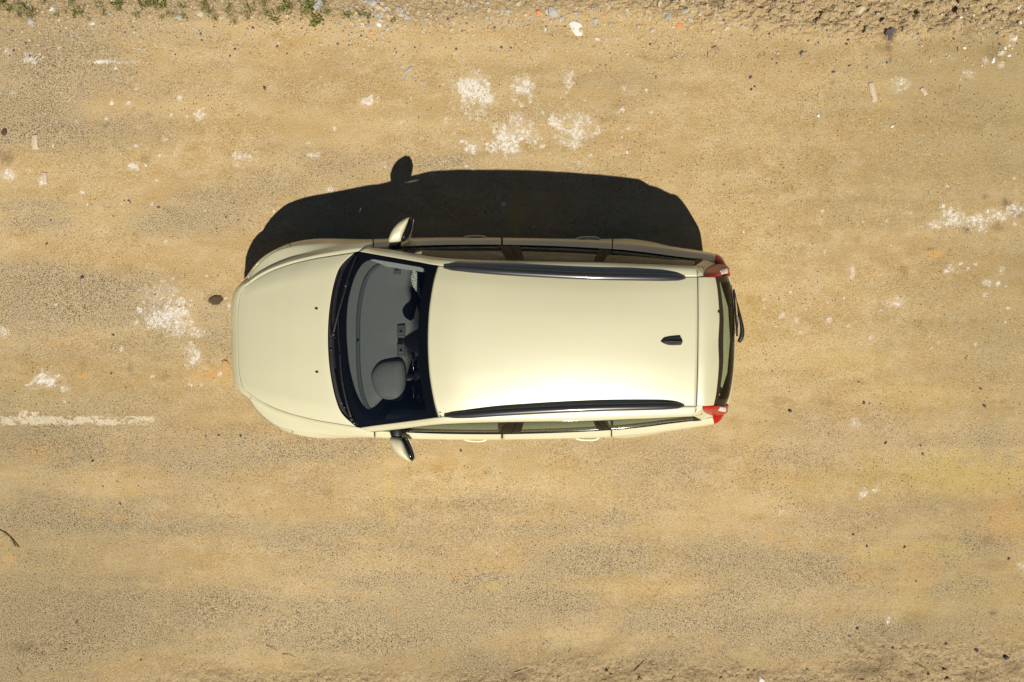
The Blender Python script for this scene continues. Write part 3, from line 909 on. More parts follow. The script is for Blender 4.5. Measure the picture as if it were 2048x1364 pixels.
# ---- roof
roof_side = [tuple(T_[-1]), Q(931, 146, 1.378), Q(1017, 140, 1.392), Q(1100, 135.5, 1.396), Q(1193, 131.5, 1.392), Q(1300, 129.5, 1.374), Q(1394, 130, 1.338)]
RS = curve(roof_side, 80)
Hf = symcurve([Q(1396, 0, 1.388), Q(1395.8, 50, 1.384), Q(1395, 100, 1.364), Q(1394, 130, 1.338)], 40)
hinge = Hf[39:]
RG = coons(Tf, Hf, flip(RS), RS)
un = np.linspace(-1, 1, RG.shape[0])[:, None]; vn = np.linspace(0, 1, 80)[None]
RG[..., 2] += .020 * (1 - un ** 2) * np.sin(np.pi * vn)
RGx = RG.copy(); RGx[:, 0, 0] += .006
RG2 = shrink(RG, .003)
RG2[:, 0, 0] += .008; RG2[:, 0, 2] += .002
roof = grid_obj('roof', RG2, M['paint'], car, .006, out_from=(.3, 0, 0))
# headliner under the roof
hlg = RG[::3, ::3].copy(); hlg[..., 2] -= .035
grid_obj('headliner', hlg, M['trim_light'], car, 0, out_from=(.3, 0, 0))
hd = RG[:, :].copy(); hd = hd[::2, -3:]; 
# dark strip below the hinge gap
gap_pts = Hf.copy(); G_ = np.stack([gap_pts + np.array((-.02, 0, -.012)), gap_pts + np.array((.02, 0, -.014))], 1)
grid_obj('tailgate_seal', G_, M['shell'], car, 0, out_from=(.3, 0, 0))
G_ = np.stack([Tf + np.array((-.012, 0, -.006)), Tf + np.array((.03, 0, -.008))], 1)
grid_obj('windshield_seal', G_, M['gloss'], car, 0, out_from=(.3, 0, 0))

# ---- side window line and roof side frame
TOP = [(740, 184, .955), (770, 181, 1.01), (804, 176.5, 1.10), (855, 169, 1.225), (900, 164.8, 1.30), (978, 161.5, 1.345), (1095, 159.3, 1.360), (1193, 157.5, 1.352), (1260, 155, 1.338), (1300, 153.8, 1.328), (1350, 151.5, 1.308), (1387, 150, 1.285)]
TOPQ = np.array([Q(*q) for q in TOP]); TPX = np.array([q[0] for q in TOP], float)
BEL = [(row[0][0], row[0][1], row[0][2]) for row in ST[12:22]]
BELQ = np.array([Q(q[0], q[1] - 1, q[2] + .004) for q in BEL]); BPX = np.array([q[0] for q in BEL], float)
def at_px(PXA, QA, px):
    return crom(QA, np.interp(px, PXA, np.arange(len(PXA))))
EDGE_F = np.concatenate([pil, RS[1:]])
EP = [(719, 176.5, .950), (757, 170.5, 1.05), (800, 164, 1.16), (840, 157.8, 1.262), (874.5, 152.5, 1.340), (931, 146, 1.378), (1017, 140, 1.392), (1100, 135.5, 1.396), (1193, 131.5, 1.392), (1300, 129.5, 1.374), (1394, 130, 1.338)]
EQ = np.array([Q(*q) for q in EP]); EPX = np.array([q[0] for q in EP], float)
for sd_ in (1, -1):
    n_ = 110
    t = np.linspace(0, 1, n_)
    tp = at_px(TPX, TOPQ, 741 + t * (1387 - 741))
    ed = at_px(EPX, EQ, 720 + t * (1394 - 720))
    w_ = np.linspace(0, 1, 12)
    FG = tp[:, None] * (1 - w_[None, :, None]) + ed[:, None] * w_[None, :, None]
    bul = np.sin(np.pi * w_)[None] * np.interp(t, [0, .2, 1], [.010, .016, .018])[:, None]
    FG[..., 1] += bul * .8
    FG[..., 2] += bul * .8
    FG[:, 0, 1] += .004
    fr = grid_obj('roof_side_frame', FG if sd_ > 0 else flip(FG), M['paint'], car, .004, out_from=(.3, 0, 0))
    # inner pillar trim seen through the windshield; shaded near one painted dark
    k_ = 34
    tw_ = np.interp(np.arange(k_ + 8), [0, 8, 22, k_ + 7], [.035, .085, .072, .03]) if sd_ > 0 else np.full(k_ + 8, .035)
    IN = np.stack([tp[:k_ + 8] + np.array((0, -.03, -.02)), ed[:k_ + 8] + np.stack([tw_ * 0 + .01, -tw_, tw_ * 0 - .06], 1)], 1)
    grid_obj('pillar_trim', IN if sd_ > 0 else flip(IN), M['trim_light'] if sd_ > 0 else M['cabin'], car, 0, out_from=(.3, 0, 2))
    # root of the pillar meets the fender
    # windows and pillars
    def pane(name, b0, b1, t0, t1, m, parent, out=.0, nn=26):
        tt = np.linspace(0, 1, nn)
        bo = at_px(BPX, BELQ, b0 + tt * (b1 - b0)); to = at_px(TPX, TOPQ, t0 + tt * (t1 - t0))
        ww = np.linspace(0, 1, 12)
        G = bo[:, None] * (1 - ww[None, :, None]) + to[:, None] * ww[None, :, None]
        G[..., 1] += (np.sin(np.pi * ww) * .014)[None] + out - .006
        return grid_obj(name, G if sd_ > 0 else flip(G), m, parent, 0)
    fdoor = [o for o in bpy.data.objects if o.name.startswith('front_door')][0 if sd_ > 0 else 1]
    rdoor = [o for o in bpy.data.objects if o.name.startswith('rear_door')][0 if sd_ > 0 else 1]
    pane('door_window', 772, 998, 772, 1019, M['sideglass'], fdoor)
    pane('window_pillar', 996, 1021, 1016, 1034, M['pillar'], fdoor, .004, 6)
    pane('window_pillar', 1022.5, 1040, 1035.5, 1049, M['pillar'], rdoor, .004, 6)
    pane('door_window', 1038, 1196, 1047, 1188, M['sideglass'], rdoor)
    pane('window_pillar', 1193, 1207, 1185, 1192, M['pillar'], rdoor, .004, 6)
    pane('window_pillar', 1208.5, 1224, 1193.5, 1203, M['pillar'], car, .004, 6)
    pane('quarter_window', 1221, 1390, 1201, 1387, M['backglass'] if False else M['sideglass'], car)
    # belt moulding
    tt = np.linspace(742, 1392, 90)
    bo = at_px(BPX, BELQ, tt)
    a0 = bo + np.array((0, .004, -.002)); a1 = bo + np.array((0, -.010, .008)); a2 = bo + np.array((0, -.022, .006))
    MG = np.stack([a0, a1, a2], 1)
    grid_obj('belt_moulding', MG if sd_ > 0 else flip(MG), M['gloss'], car, 0, out_from=(.2, 0, .5))
    # black sail at the mirror foot
    sb = at_px(BPX, BELQ, np.linspace(748, 800, 10)); stp = at_px(TPX, TOPQ, np.linspace(744, 792, 10))
    SG = sb[:, None] * (1 - w_[None, :, None]) + stp[:, None] * w_[None, :, None]
    SG[..., 1] += .004
    grid_obj('window_corner', SG if sd_ > 0 else flip(SG), M['plastic'], fdoor, 0)
    # window top seal
    tt = at_px(TPX, TOPQ, np.linspace(744, 1387, 80)) + np.array((0, .003, -.006))
    tube('window_seal', tt if sd_ > 0 else flip(tt), .006, M['gloss'], car, 6)
    # D pillar
    pa = Q(1387, 150, 1.285); pb = Q(1406.5, 129.8, 1.328); pc = Q(1430, 153.5, .992); pd = Q(1390, 162.5, .990)
    pa2 = Q(1405, 160, 1.03)
    top_ = curve([pa, Q(1398, 139.5, 1.318), pb], 16)
    bot_ = curve([pd, Q(1410, 159.5, .991), pc], 16)
    FE = [pb, Q(1407.5, 137, 1.27), Q(1413.5, 145, 1.15), pc]
    s1 = curve(FE, 16)
    s0 = curve([pa, Q(1397, 156, 1.14), pd], 16)
    DG = coons(top_, bot_, s0, s1)
    DG = DG.copy()
    grid_obj('rear_pillar', DG if sd_ > 0 else flip(DG), M['paint'], car, .004)
    # glass corner: dark trim tip at the end of the quarter window
    TG = np.stack([curve([pa, Q(1399, 157.5, 1.12), Q(1406, 161, 1.0)], 12) + np.array((.0, .004, 0)), curve([pa, Q(1392, 156, 1.14), pd], 12) + np.array((-.01, .004, 0))], 1)
    grid_obj('window_tip', TG if sd_ > 0 else flip(TG), M['pillar'], car, 0)
    # roof edge strip beside the hinge
    RG3 = np.stack([curve([Q(1387, 150, 1.285), Q(1398, 139.5, 1.318), pb], 8), curve([Q(1387.5, 149, 1.287), Q(1394, 139, 1.325), Q(1394, 130, 1.338)], 8)], 1)
    grid_obj('roof_end_strip', RG3 if sd_ > 0 else flip(RG3), M['paint'], car, 0, out_from=(.3, 0, 0))
    PLn = np.stack([curve([Q(1374, 150, 1.275), Q(1390, 150, 1.265), Q(1405, 148, 1.20)], 8), curve([Q(1374, 127, 1.33), Q(1395, 127, 1.325), Q(1414, 127, 1.29)], 8)], 1)  # added dark strip that stops light leaking under the pillar top
    grid_obj('slit_blocker', PLn if sd_ > 0 else flip(PLn), M['shell'], car, 0, out_from=(.3, 0, 0))
    # ---- tail light
    IE = [pb, Q(1432, 130.3, 1.268), Q(1446, 130.7, 1.13), Q(1455, 131, .985)]
    a_ = curve(IE, 22); b_ = curve(FE, 22)
    ww = np.linspace(0, 1, 12)
    LG = a_[:, None] * (1 - ww[None, :, None]) + b_[:, None] * ww[None, :, None]
    bulg = np.sin(np.pi * ww)[None] * np.linspace(.0, 1, 22)[:, None] ** .7
    LG[..., 0] += bulg * .052
    LG[..., 1] += bulg * .018
    tl = grid_obj('tail_light', LG if sd_ > 0 else flip(LG), M['red_lens'], car, .01)
    RL = offset(LG[11:20, 1:6], .003)
    grid_obj('reversing_lamp', RL if sd_ > 0 else flip(RL), M['clear_lens'], tl, .003)
    LL = offset(S(np.linspace(22.25, 25.1, 26), np.linspace(2.6, 5.98, 14)), .004)
    grid_obj('lower_lens', LL if sd_ > 0 else flip(LL), M['red_lens'], tl, .01)
    # ---- roof rail: two feet and a bar lifted off the roof
    RPX = [888, 900, 931, 1000, 1100, 1193, 1270, 1330, 1356, 1369]
    RD_ = [149, 148, 146.5, 141.3, 135.6, 131.6, 130, 128.8, 128.2, 128]
    RZ = [1.365, 1.378, 1.400, 1.432, 1.447, 1.445, 1.430, 1.402, 1.374, 1.350]
    rp_ = curve([Q(a, b, c) for a, b, c in zip(RPX, RD_, RZ)], 60)
    if sd_ < 0: rp_ = flip(rp_)
    tp_ = np.interp(np.linspace(0, 1, 60), [0, .04, .12, .9, .97, 1], [.3, .8, 1, 1, .85, .45])
    rail = tube('roof_rail', rp_, .030, M['rail'], car, 12, .62, taper=tp_)
    for (xa, xb) in ((889, 960), (1322, 1369)):
        f_ = curve([Q(a, np.interp(a, RPX, RD_), np.interp(a, [880, 1100, 1400], [1.362, 1.392, 1.338]) + .008) for a in np.linspace(xa, xb, 6)], 12)
        if sd_ < 0: f_ = flip(f_)
        tube('rail_foot', f_, .022, M['rail'], rail, 10, .9, taper=np.interp(np.linspace(0, 1, 12), [0, .2, .8, 1], [.5, 1, 1, .5]))
    # ---- mirror
    cap = [(778, 196.5), (784, 216), (797, 232), (811, 241), (819.5, 244.5), (820, 238), (812, 219), (803, 199), (792, 195)]
    bez = [(803, 198), (812, 219), (820, 240), (824, 243), (826.5, 238), (822, 222), (812, 200)]
    capw = smooth_closed([Q(a, b, 1.0) for a, b in cap], 4)[:, :2]
    bezw = smooth_closed([Q(a, b, 1.0) for a, b in bez], 4)[:, :2]
    if sd_ < 0: capw[:, 1] *= -1; bezw[:, 1] *= -1
    mc = layered('side_mirror', capw, [(.915, .55), (.925, .82), (.95, .97), (.98, 1.0), (1.01, .97), (1.035, .85), (1.050, .62), (1.057, .3)], M['paint'], car)
    mc['label'] = 'door mirror over the shaded side' if sd_ > 0 else 'door mirror over the sunlit side'
    layered('mirror_bezel', bezw, [(.915, .7), (.93, .95), (.97, 1.0), (1.015, .98), (1.038, .8)], M['gloss'], mc)
    mgx = [Q(a, b, 1.0) for a, b in ((826.8, 240), (823, 221), (814, 201))]
    mg = curve(mgx, 12); 
    MGm = np.stack([mg + np.array((.004, 0, -.10)), mg + np.array((.002, 0, .00))], 1)
    grid_obj('mirror_glass', MGm if sd_ > 0 else flip(MGm), M['mirror'], mc, .003)
    foot = curve([Q(790, 180, .985), Q(792, 192, .985), Q(795, 204, .975)], 10)
    if sd_ < 0: foot = flip(foot)
    tube('mirror_foot', foot, .05, M['plastic'], mc, 10, .42, taper=np.linspace(1.15, .75, 10))

# ---- tailgate: top panel, glass, lower skin
Sf = symcurve([Q(1437, 0, 1.312), Q(1438.5, 48, 1.309), Q(1434.5, 100, 1.293), Q(1429, 129.3, 1.278)], 40)
sside = curve([tuple(hinge[-1]), Q(1408, 129.8, 1.325), Q(1429, 129.3, 1.278)], 14)
TGt = coons(Hf, Sf, flip(sside), sside)
TGt[..., 2] += (.012 * np.sin(np.pi * np.linspace(0, 1, 14)))[None]
TGs = shrink(TGt, .003)
lip = TGs[:, -1:] + np.array((-.004, 0, -.022))
TGs = np.concatenate([TGs, TGs[:, -1:] + np.array((.004, 0, -.006)), lip], 1)
tailgate = grid_obj('tailgate', TGs, M['paint'], car, .004, out_from=(1.4, 0, 0))
gtf = symcurve([Q(1434.5, 0, 1.285), Q(1436, 48, 1.282), Q(1431.5, 100, 1.268), Q(1427, 129.5, 1.255)], 40)
gbf = symcurve([Q(1470, 0, .985), Q(1468.5, 58, .985), Q(1462, 105, .985), Q(1454.5, 130, .985)], 40)
gt = gtf[39:]; gb = gbf[39:]
gs = curve([tuple(gt[-1]), Q(1446, 130, 1.12), tuple(gb[-1])], 24)
BG = coons(gtf, gbf, flip(gs), gs)
un = np.linspace(-1, 1, BG.shape[0])[:, None]; vn = np.linspace(0, 1, 24)[None]
BG[..., 0] += .022 * np.sin(np.pi * vn) * (1 - .2 * un ** 2)
fr_ = np.clip(np.maximum((np.abs(un) - .90) * 8 + .5, np.maximum((.20 - .04 * np.abs(un) - vn) * 12 + .5, (vn - .985) * 14 + .5)), 0, 1)
rw = grid_obj('rear_window', BG, M['backglass'], tailgate, 0, out_from=(.8, 0, .8), attr=('frit', fr_))
low = np.concatenate([S(np.linspace(25.15, NU, 40), np.linspace(2.65, 5.98, 20)), flip(S(np.linspace(25.15, NU, 40), np.linspace(2.65, 5.98, 20)))[::-1][1:]])
grid_obj('tailgate_skin', low, M['paint'], tailgate, .004)
# rear wiper and washer nozzle
rwp = tube('rear_wiper', c3([(1478, 684, .99), (1483.5, 672, 1.0), (1484, 655, 1.01), (1479, 628, 1.02), (1474, 605, 1.03)], 20), .017, M['plastic'], tailgate, 8, .7, taper=np.interp(np.linspace(0, 1, 20), [0, .15, .6, 1], [1, 1.25, .8, .35]))
tube('wiper_blade', c3([(1467.5, 579, 1.02), (1470, 615, 1.02), (1473.5, 655, 1.01), (1474, 672, 1.0)]), .009, M['plastic'], rwp, 6, 1.4)
tube('blade_spine', c3([(1470, 585, 1.035), (1475, 615, 1.035), (1476, 645, 1.03), (1474, 665, 1.01)]), .0035, M['plastic'], rwp, 6)
x, y, z = P(1437, 623, 1.31)
layered('rear_washer_nozzle', [(x + .013 * math.cos(t), y + .012 * math.sin(t)) for t in np.linspace(0, 2 * math.pi, 12, endpoint=False)], [(z - .03, 1), (z + .004, 1), (z + .010, .6)], M['plastic'], tailgate)

# ---- antenna fin
x0, y0, _ = P(1320, 682, 1.43); x1 = P(1363, 682, 1.43)[0]
zr = surf_z(RG, (x0 + x1) / 2, y0)
ol = smooth_closed([(x0, y0), (x0 + .03, y0 - .022), (x0 + .075, y0 - .034), (x1 - .01, y0 - .033), (x1, y0 - .024), (x1, y0 + .024), (x1 - .01, y0 + .033), (x0 + .075, y0 + .034), (x0 + .03, y0 + .022)], 3)[:, :2]
Lf, Ff = [], []
nn = len(ol); LAY = [(0, 1, 0), (.012, .93, .004), (.028, .66, .016), (.044, .34, .030), (.052, .10, .042)]
for (hz_, sy_, back) in LAY:
    for q in ol:
        fx = (q[0] - x0) / (x1 - x0)
        xx_ = x0 + (x1 - x0) * (fx if back == 0 else fx * (1 - back * 6) + back * 6 * 1)
        Lf.append((xx_, y0 + (q[1] - y0) * sy_, zr - .003 + hz_))
for i in range(len(LAY) - 1):
    for k in range(nn):
        k2 = (k + 1) % nn
        Ff.append((i * nn + k, (i + 1) * nn + k, (i + 1) * nn + k2, i * nn + k2)[::-1])
Ff.append(tuple((len(LAY) - 1) * nn + k for k in range(nn)))
mesh_obj('roof_antenna', Lf, Ff, M['plastic'], car)

# small black two-letter mark by the front foot of the rail
sx, sy_, _ = P(881, 831, 1.372)
def bar(p, q, wd, z):
    p, q = np.array(p), np.array(q)
    d = (q - p) / np.linalg.norm(q - p); nrm_ = np.array((-d[1], d[0])) * wd / 2
    return [(*(p - nrm_), z), (*(q - nrm_), z), (*(q + nrm_), z), (*(p + nrm_), z)]
V_, F_l = [], []
zst = 1.372
zst = float(np.max(RG[:, :3, 2][-8:])) + .014
for (p, q) in (((-.007, -.007), (.003, .007)), ((-.007, .007), (.003, -.007)), ((.005, -.007), (.005, .006)), ((.005, -.006), (.011, -.006))):
    b4 = bar((sx + p[0], sy_ + p[1]), (sx + q[0], sy_ + q[1]), .0042, zst)
    F_l.append(tuple(range(len(V_), len(V_) + 4))); V_ += b4
mesh_obj('size_mark', V_, F_l, M['plastic'], car, smooth=False)

# ---- wheels
def wheel(cx, cy, cz, side):
    r, wd = .315, .205
    V, Fc = [], []
    prof = [(.20, -.5), (.255, -.5), (.30, -.44), (.315, -.34), (.316, 0), (.315, .34), (.30, .44), (.255, .5), (.20, .5)]
    seg = 40
    for (rad, off_) in prof:
        for k in range(seg):
            t = 2 * math.pi * k / seg
            V.append((cx + rad * math.cos(t), cy + off_ * wd, cz + rad * math.sin(t)))
    for i in range(len(prof) - 1):
        for k in range(seg):
            k2 = (k + 1) % seg
            Fc.append((i * seg + k, (i + 1) * seg + k, (i + 1) * seg + k2, i * seg + k2))
    we = bpy.data.objects.new('wheel', None); COL.objects.link(we); we.location = (cx, cy, cz); put(we, car)
    mesh_obj('tyre', V, Fc, M['rubber'], we)
    V, Fc = [], []
    yf = cy + side * wd * .42
    for k in range(seg):
        t = 2 * math.pi * k / seg
        V.append((cx + .205 * math.cos(t), yf, cz + .205 * math.sin(t)))
    for k in range(seg):
        t = 2 * math.pi * k / seg
        V.append((cx + .18 * math.cos(t), yf - side * .02, cz + .18 * math.sin(t)))
    for k in range(seg):
        Fc.append((k, (k + 1) % seg, seg + (k + 1) % seg, seg + k))
    for k in range(5):
        t = 2 * math.pi * k / 5
        b = len(V)
        for (rr_, hw) in ((.03, .3), (.19, .13)):
            for s_ in (-1, 1):
                tt = t + s_ * hw
                V.append((cx + rr_ * math.cos(tt), yf - side * .008, cz + rr_ * math.sin(tt)))
        Fc.append((b, b + 1, b + 3, b + 2))
    rim = mesh_obj('rim', V, Fc, M['alloy'], we, smooth=False)
    md = rim.modifiers.new('thickness', 'SOLIDIFY'); md.thickness = .015; md.offset = 0
for ax, az in (FA, RA):
    for s_ in (1, -1):
        wheel(ax, s_ * .762, .316, s_)

# ---- wheel liners closing the arches from inside
for ax, az in (FA, RA):
    for s_ in (1, -1):
        th = np.linspace(-.25, math.pi + .25, 30)
        Lg = [[(ax + .35 * math.cos(t), s_ * yy_, az + .35 * math.sin(t)) for yy_ in (.80, .70, .56)] + [(ax + .2 * math.cos(t), s_ * .555, az + .2 * math.sin(t)), (ax, s_ * .555, az)] for t in th]
        grid_obj('wheel_liner', np.array(Lg), M['shell'], car)
layered('bulkhead', [(-1.33, -.80), (-1.29, -.80), (-1.29, .80), (-1.33, .80)], [(.24, 1), (.66, 1), (.70, 1), (.86, 1)], M['shell'], car)
# ---- interior
fl = [(-1.42, -.85), (.65, -.85), (.72, -.70), (1.85, -.70), (1.85, .70), (.72, .70), (.65, .85), (-1.42, .85)]
layered('cabin_floor', fl, [(.22, 1), (.26, 1)], M['cabin'], car)
zD = .905
dash_front = curve([P(690, 681, .925), P(692, 640, .925), P(699, 590, .922), P(712, 548, .92), P(727, 521, .915)], 24)
dash_front2 = dash_front.copy(); dash_front2[:, 1] = -dash_front[:, 1]
dfull = np.concatenate([dash_front2[::-1], dash_front[1:]])
dfull[:, 0] -= .02
yv = dfull[:, 1]
re_px = np.interp(yv, [-.72, -.52, -.35, -.15, -.05, .1, .30, .45, .62, .72], [735, 760, 806, 812, 806, 822, 822, 812, 820, 818])
rear = np.array([(P(px_, 681, .90)[0], y_ * 1.0, .90) for px_, y_ in zip(re_px, yv)])
t_ = np.linspace(0, 1, 34)
DG = dfull[:, None] * (1 - t_[None, :, None]) + rear[:, None] * t_[None, :, None]
DG[..., 2] = .915 + .012 * np.sin(np.pi * t_)[None] - .02 * t_[None] ** 6
drop = DG[:, -1:].copy(); drop2 = drop.copy(); drop[..., 2] -= .05; drop[..., 0] += .02; drop2[..., 2] -= .42; drop2[..., 0] += .02
DG = np.concatenate([DG, drop, drop2], 1)
dash = grid_obj('dashboard', DG, M['dash'], car, 0, out_from=(-1.2, 0, 0))
def on_dash(pts, n=40, z=.93):
    return curve([P(a, b, z) for a, b in pts], n)
slot = on_dash([(748, 833), (733, 812), (722, 780), (716.5, 735), (715.5, 681), (716.5, 630), (722, 590), (733, 556), (750, 535), (772, 526)], 60, .93)
tube('defroster_slot', slot, .016, M['dash_dark'], dash, 8, .22)
slot2 = slot.copy(); slot2[:, 0] += .018; slot2[:, 2] -= .001
tube('slot_rim', slot2, .003, M['dash_dark'], dash, 6, 1.5)
# lighter shelf ahead of the slot
x, y, z = P(716.5, 681, .93)
layered('sun_sensor', [(x + .020 * math.cos(t), y + .022 * math.sin(t)) for t in np.linspace(0, 2 * math.pi, 12, endpoint=False)], [(z - .006, 1), (z + .004, 1), (z + .012, .6)], M['mirror'], dash)
# instrument hood
co = [(742, 757), (747, 738), (762, 724), (785, 720), (803, 722), (809, 745), (808, 775), (800, 800), (780, 800), (755, 790)]
cw = smooth_closed([P(a, b, .95) for a, b in co], 4)[:, :2]
layered('instrument_hood', cw, [(.90, 1.06), (.93, 1.02), (.952, .96), (.968, .85), (.978, .65), (.984, .35), (.985, .1)], M['dash'], dash)
def vent(a0, b0, a1, b1):
    p0 = P(a0, b0, .93); p1 = P(a1, b1, .93)
    cxv, cyv = (p0[0] + p1[0]) / 2, (p0[1] + p1[1]) / 2
    sx_, sy2 = abs(p1[0] - p0[0]), abs(p1[1] - p0[1])
    v = box('air_vent', (cxv, cyv, .915), (sx_, sy2, .03), M['dash_dark'], dash, .006)
    for q in range(4):
        yy_ = cyv - sy2 * .36 + sy2 * .24 * q
        box('vent_vane', (cxv, yy_, .9315), (sx_ * .8, .004, .006), M['dash'], v, .001)
    box('vent_knob', (cxv, cyv, .935), (sx_ * .35, .012, .008), M['gloss'], v, .002)
vent(794, 649, 810, 676); vent(794, 687, 810, 714); vent(787, 531, 801, 549)
box('hazard_button', (P(801, 681, .93)[0], P(801, 681, .93)[1], .918), (.05, .04, .03), M['gloss'], dash, .004)
# centre console and radio
box('centre_console', (-.62, .0, .62), (.36, .24, .40), M['dash_dark'], car, .03)
# steering wheel
swc = np.array(P(838, 757, .86)); R_ = .185
ang = np.linspace(0, 2 * math.pi, 40)
ti = math.radians(27)
ring = np.array([(swc[0] + R_ * math.sin(a) * math.sin(ti) * 1.0, swc[1] + R_ * math.cos(a), swc[2] + R_ * math.sin(a) * math.cos(ti)) for a in ang])
ring[:, 0] = swc[0] + (-R_ * np.sin(ang) * math.sin(ti) * -1)
sw = tube('steering_wheel', ring, .015, M['gloss'], car, 10)
box('wheel_hub', tuple(swc), (.08, .15, .13), M['plastic'], sw, .03)
for d_ in ((0, .17), (0, -.17)):
    tube('spoke', [swc, swc + np.array((0, d_[1], .0))], .018, M['plastic'], sw, 8, .8)
tube('steering_column', [swc, swc + np.array((-.28, 0, -.10))], .045, M['plastic'], sw, 10)
for s_ in (1, -1):
    tube('control_stalk', [swc + np.array((-.05, .03 * s_, -.02)), swc + np.array((-.05, .17 * s_, .0))], .008, M['chrome'], sw, 6)
# seats
def seat(y, light):
    e = bpy.data.objects.new('front_seat', None); COL.objects.link(e); e.location = (-.05, y, .26); put(e, car)
    box('seat_cushion', (-.22, y, .46), (.52, .50, .18), M['cabin'], e, .06)
    b = box('seat_back', (.10, y, .78), (.16, .48, .60), M['cabin'], e, .06)
    box('headrest', (.15, y, 1.16), (.09, .25, .17), M['cabin'], e, .04)
seat(-.36, False); seat(.36, True)
be = bpy.data.objects.new('rear_bench', None); COL.objects.link(be); be.location = (.75, 0, .26); put(be, car)
box('seat_cushion', (.60, 0, .46), (.48, 1.25, .18), M['cabin'], be, .06)
box('seat_back', (.92, 0, .76), (.14, 1.25, .56), M['cabin'], be, .05)
layered('luggage_cover', [(1.0, -.57), (1.66, -.56), (1.77, -.50), (1.84, -.28), (1.86, 0), (1.84, .28), (1.77, .50), (1.66, .56), (1.0, .57)], [(.93, 1), (.95, 1), (.955, .99)], M['sage'], car)
# quilted pale sun shield resting on the passenger side of the dash top
shp = [P(a, b, .86)[:2] for a, b in ((825, 540), (829, 538), (834, 545), (838, 575), (842, 600), (834, 585), (825, 572), (821, 555))]
layered('quilted_cover', shp, [(.80, 1.0), (.858, 1.0), (.866, .9)], M['seat_light'], car)
# interior mirror with sensor pod behind the glass
pod = smooth_closed([P(a, b, 1.25)[:2] for a, b in ((858, 655), (840, 656), (822, 665), (807, 676), (806, 686), (815, 697), (832, 706), (858, 712))], 3)[:, :2]
layered('mirror_mount', pod, [(1.20, .7), (1.22, 1.0), (1.25, 1.0), (1.27, .9)], M['gloss'], car)
box('interior_mirror', (P(838, 684, 1.22)[0] + .03, -.005, 1.215), (.035, .24, .065), M['plastic'], car, .012)
for s_ in (1, -1):
    for q_, (xa_, xb_) in enumerate(((775, 1005), (1008, 1222), (1226, 1388))):
        bo = at_px(BPX, BELQ, np.linspace(xa_, xb_, 24))
        CGd = np.stack([bo + np.array((0, -.010, -.012)), bo + np.array((0, -.05, -.010)), bo + np.array((0, -.11, -.025)), bo + np.array((0, -.13, -.06)), bo + np.array((0, -.12, -.55))], 1)
        grid_obj('door_card' if q_ < 2 else 'side_trim', CGd if s_ > 0 else flip(CGd), M['sage'], car, 0, out_from=(.3, s_ * 1.2, 0))

# ------------------------------------------------------------------ STONES, WEEDS, LITTER
def stone_mesh(name, seed, m, flat=.6, ang=.25):
    r = np.random.RandomState(seed)
    import bmesh
    bm = bmesh.new()
    bmesh.ops.create_icosphere(bm, subdivisions=3, radius=1)
    k = [(r.normal(size=3), r.uniform(.55, .9)) for _ in range(9)]
    k = [(v / np.linalg.norm(v), d) for v, d in k]
    for v in bm.verts:
        c = np.array(v.co)
        for (nv_, d) in k:
            q = c @ nv_
            if q > d: c = c - nv_ * (q - d)
        c *= 1 + ang * .55 * (r.rand() - .5)
        v.co = (c[0] * 1.1, c[1] * .85, c[2] * flat)
    me_ = bpy.data.meshes.new(name); bm.to_mesh(me_); bm.free()
    me_.materials.append(m)
    return me_

MS = {
 'grey': noisy('grey_stone', (.36, .35, .32), (.50, .48, .43), 60, .85, .002),
 'tan': noisy('tan_stone', (.50, .39, .24), (.64, .52, .34), 60, .9, .002),
 'white': noisy('white_stone', (.74, .70, .60), (.86, .82, .74), 60, .85, .002),
 'dark': noisy('dark_stone', (.07, .065, .07), (.14, .125, .12), 60, .8, .002),
 'orange': noisy('brick_fragment', (.62, .23, .08), (.72, .34, .14), 60, .9, .002),
 'dung': noisy('dark_soil_clod', (.075, .048, .026), (.24, .165, .09), 60, .95, .012),
 'clay': noisy('clay_lump', (.46, .29, .11), (.56, .37, .16), 40, .95, .003),
 'soil': noisy('soil_clod', (.34, .24, .125), (.50, .37, .20), 60, .95, .004),
}
SM = {k: [stone_mesh(k + '_stone', 100 + 7 * i + 31 * j, m, .45 + .12 * i) for i in range(4)] for j, (k, m) in enumerate(MS.items())}

def stone(px, py, r, col, label, cat, group=None, asp=1.0, rot=None, name='stone', squash=1.0):
    x, y, _ = P(px, py, .01)
    s = r / 201.0
    o = bpy.data.objects.new(name, SM[col][random.randrange(4)])
    COL.objects.link(o)
    h = s * .35 * squash
    o.location = (x, y, float(ground_height(x, y)) + h * .35)
    o.scale = (s * asp, s, s * squash)
    o.rotation_euler = (random.uniform(-.15, .15), random.uniform(-.15, .15), random.uniform(0, 6.28) if rot is None else rot)
    tag(o, label, cat, group)
    return o

def pebbles(lst, r0, r1, col, label, group):
    for (a, b) in lst:
        stone(a, b, random.uniform(r0, r1), col, label, 'pebble', group, random.uniform(.9, 1.4), name='pebble')

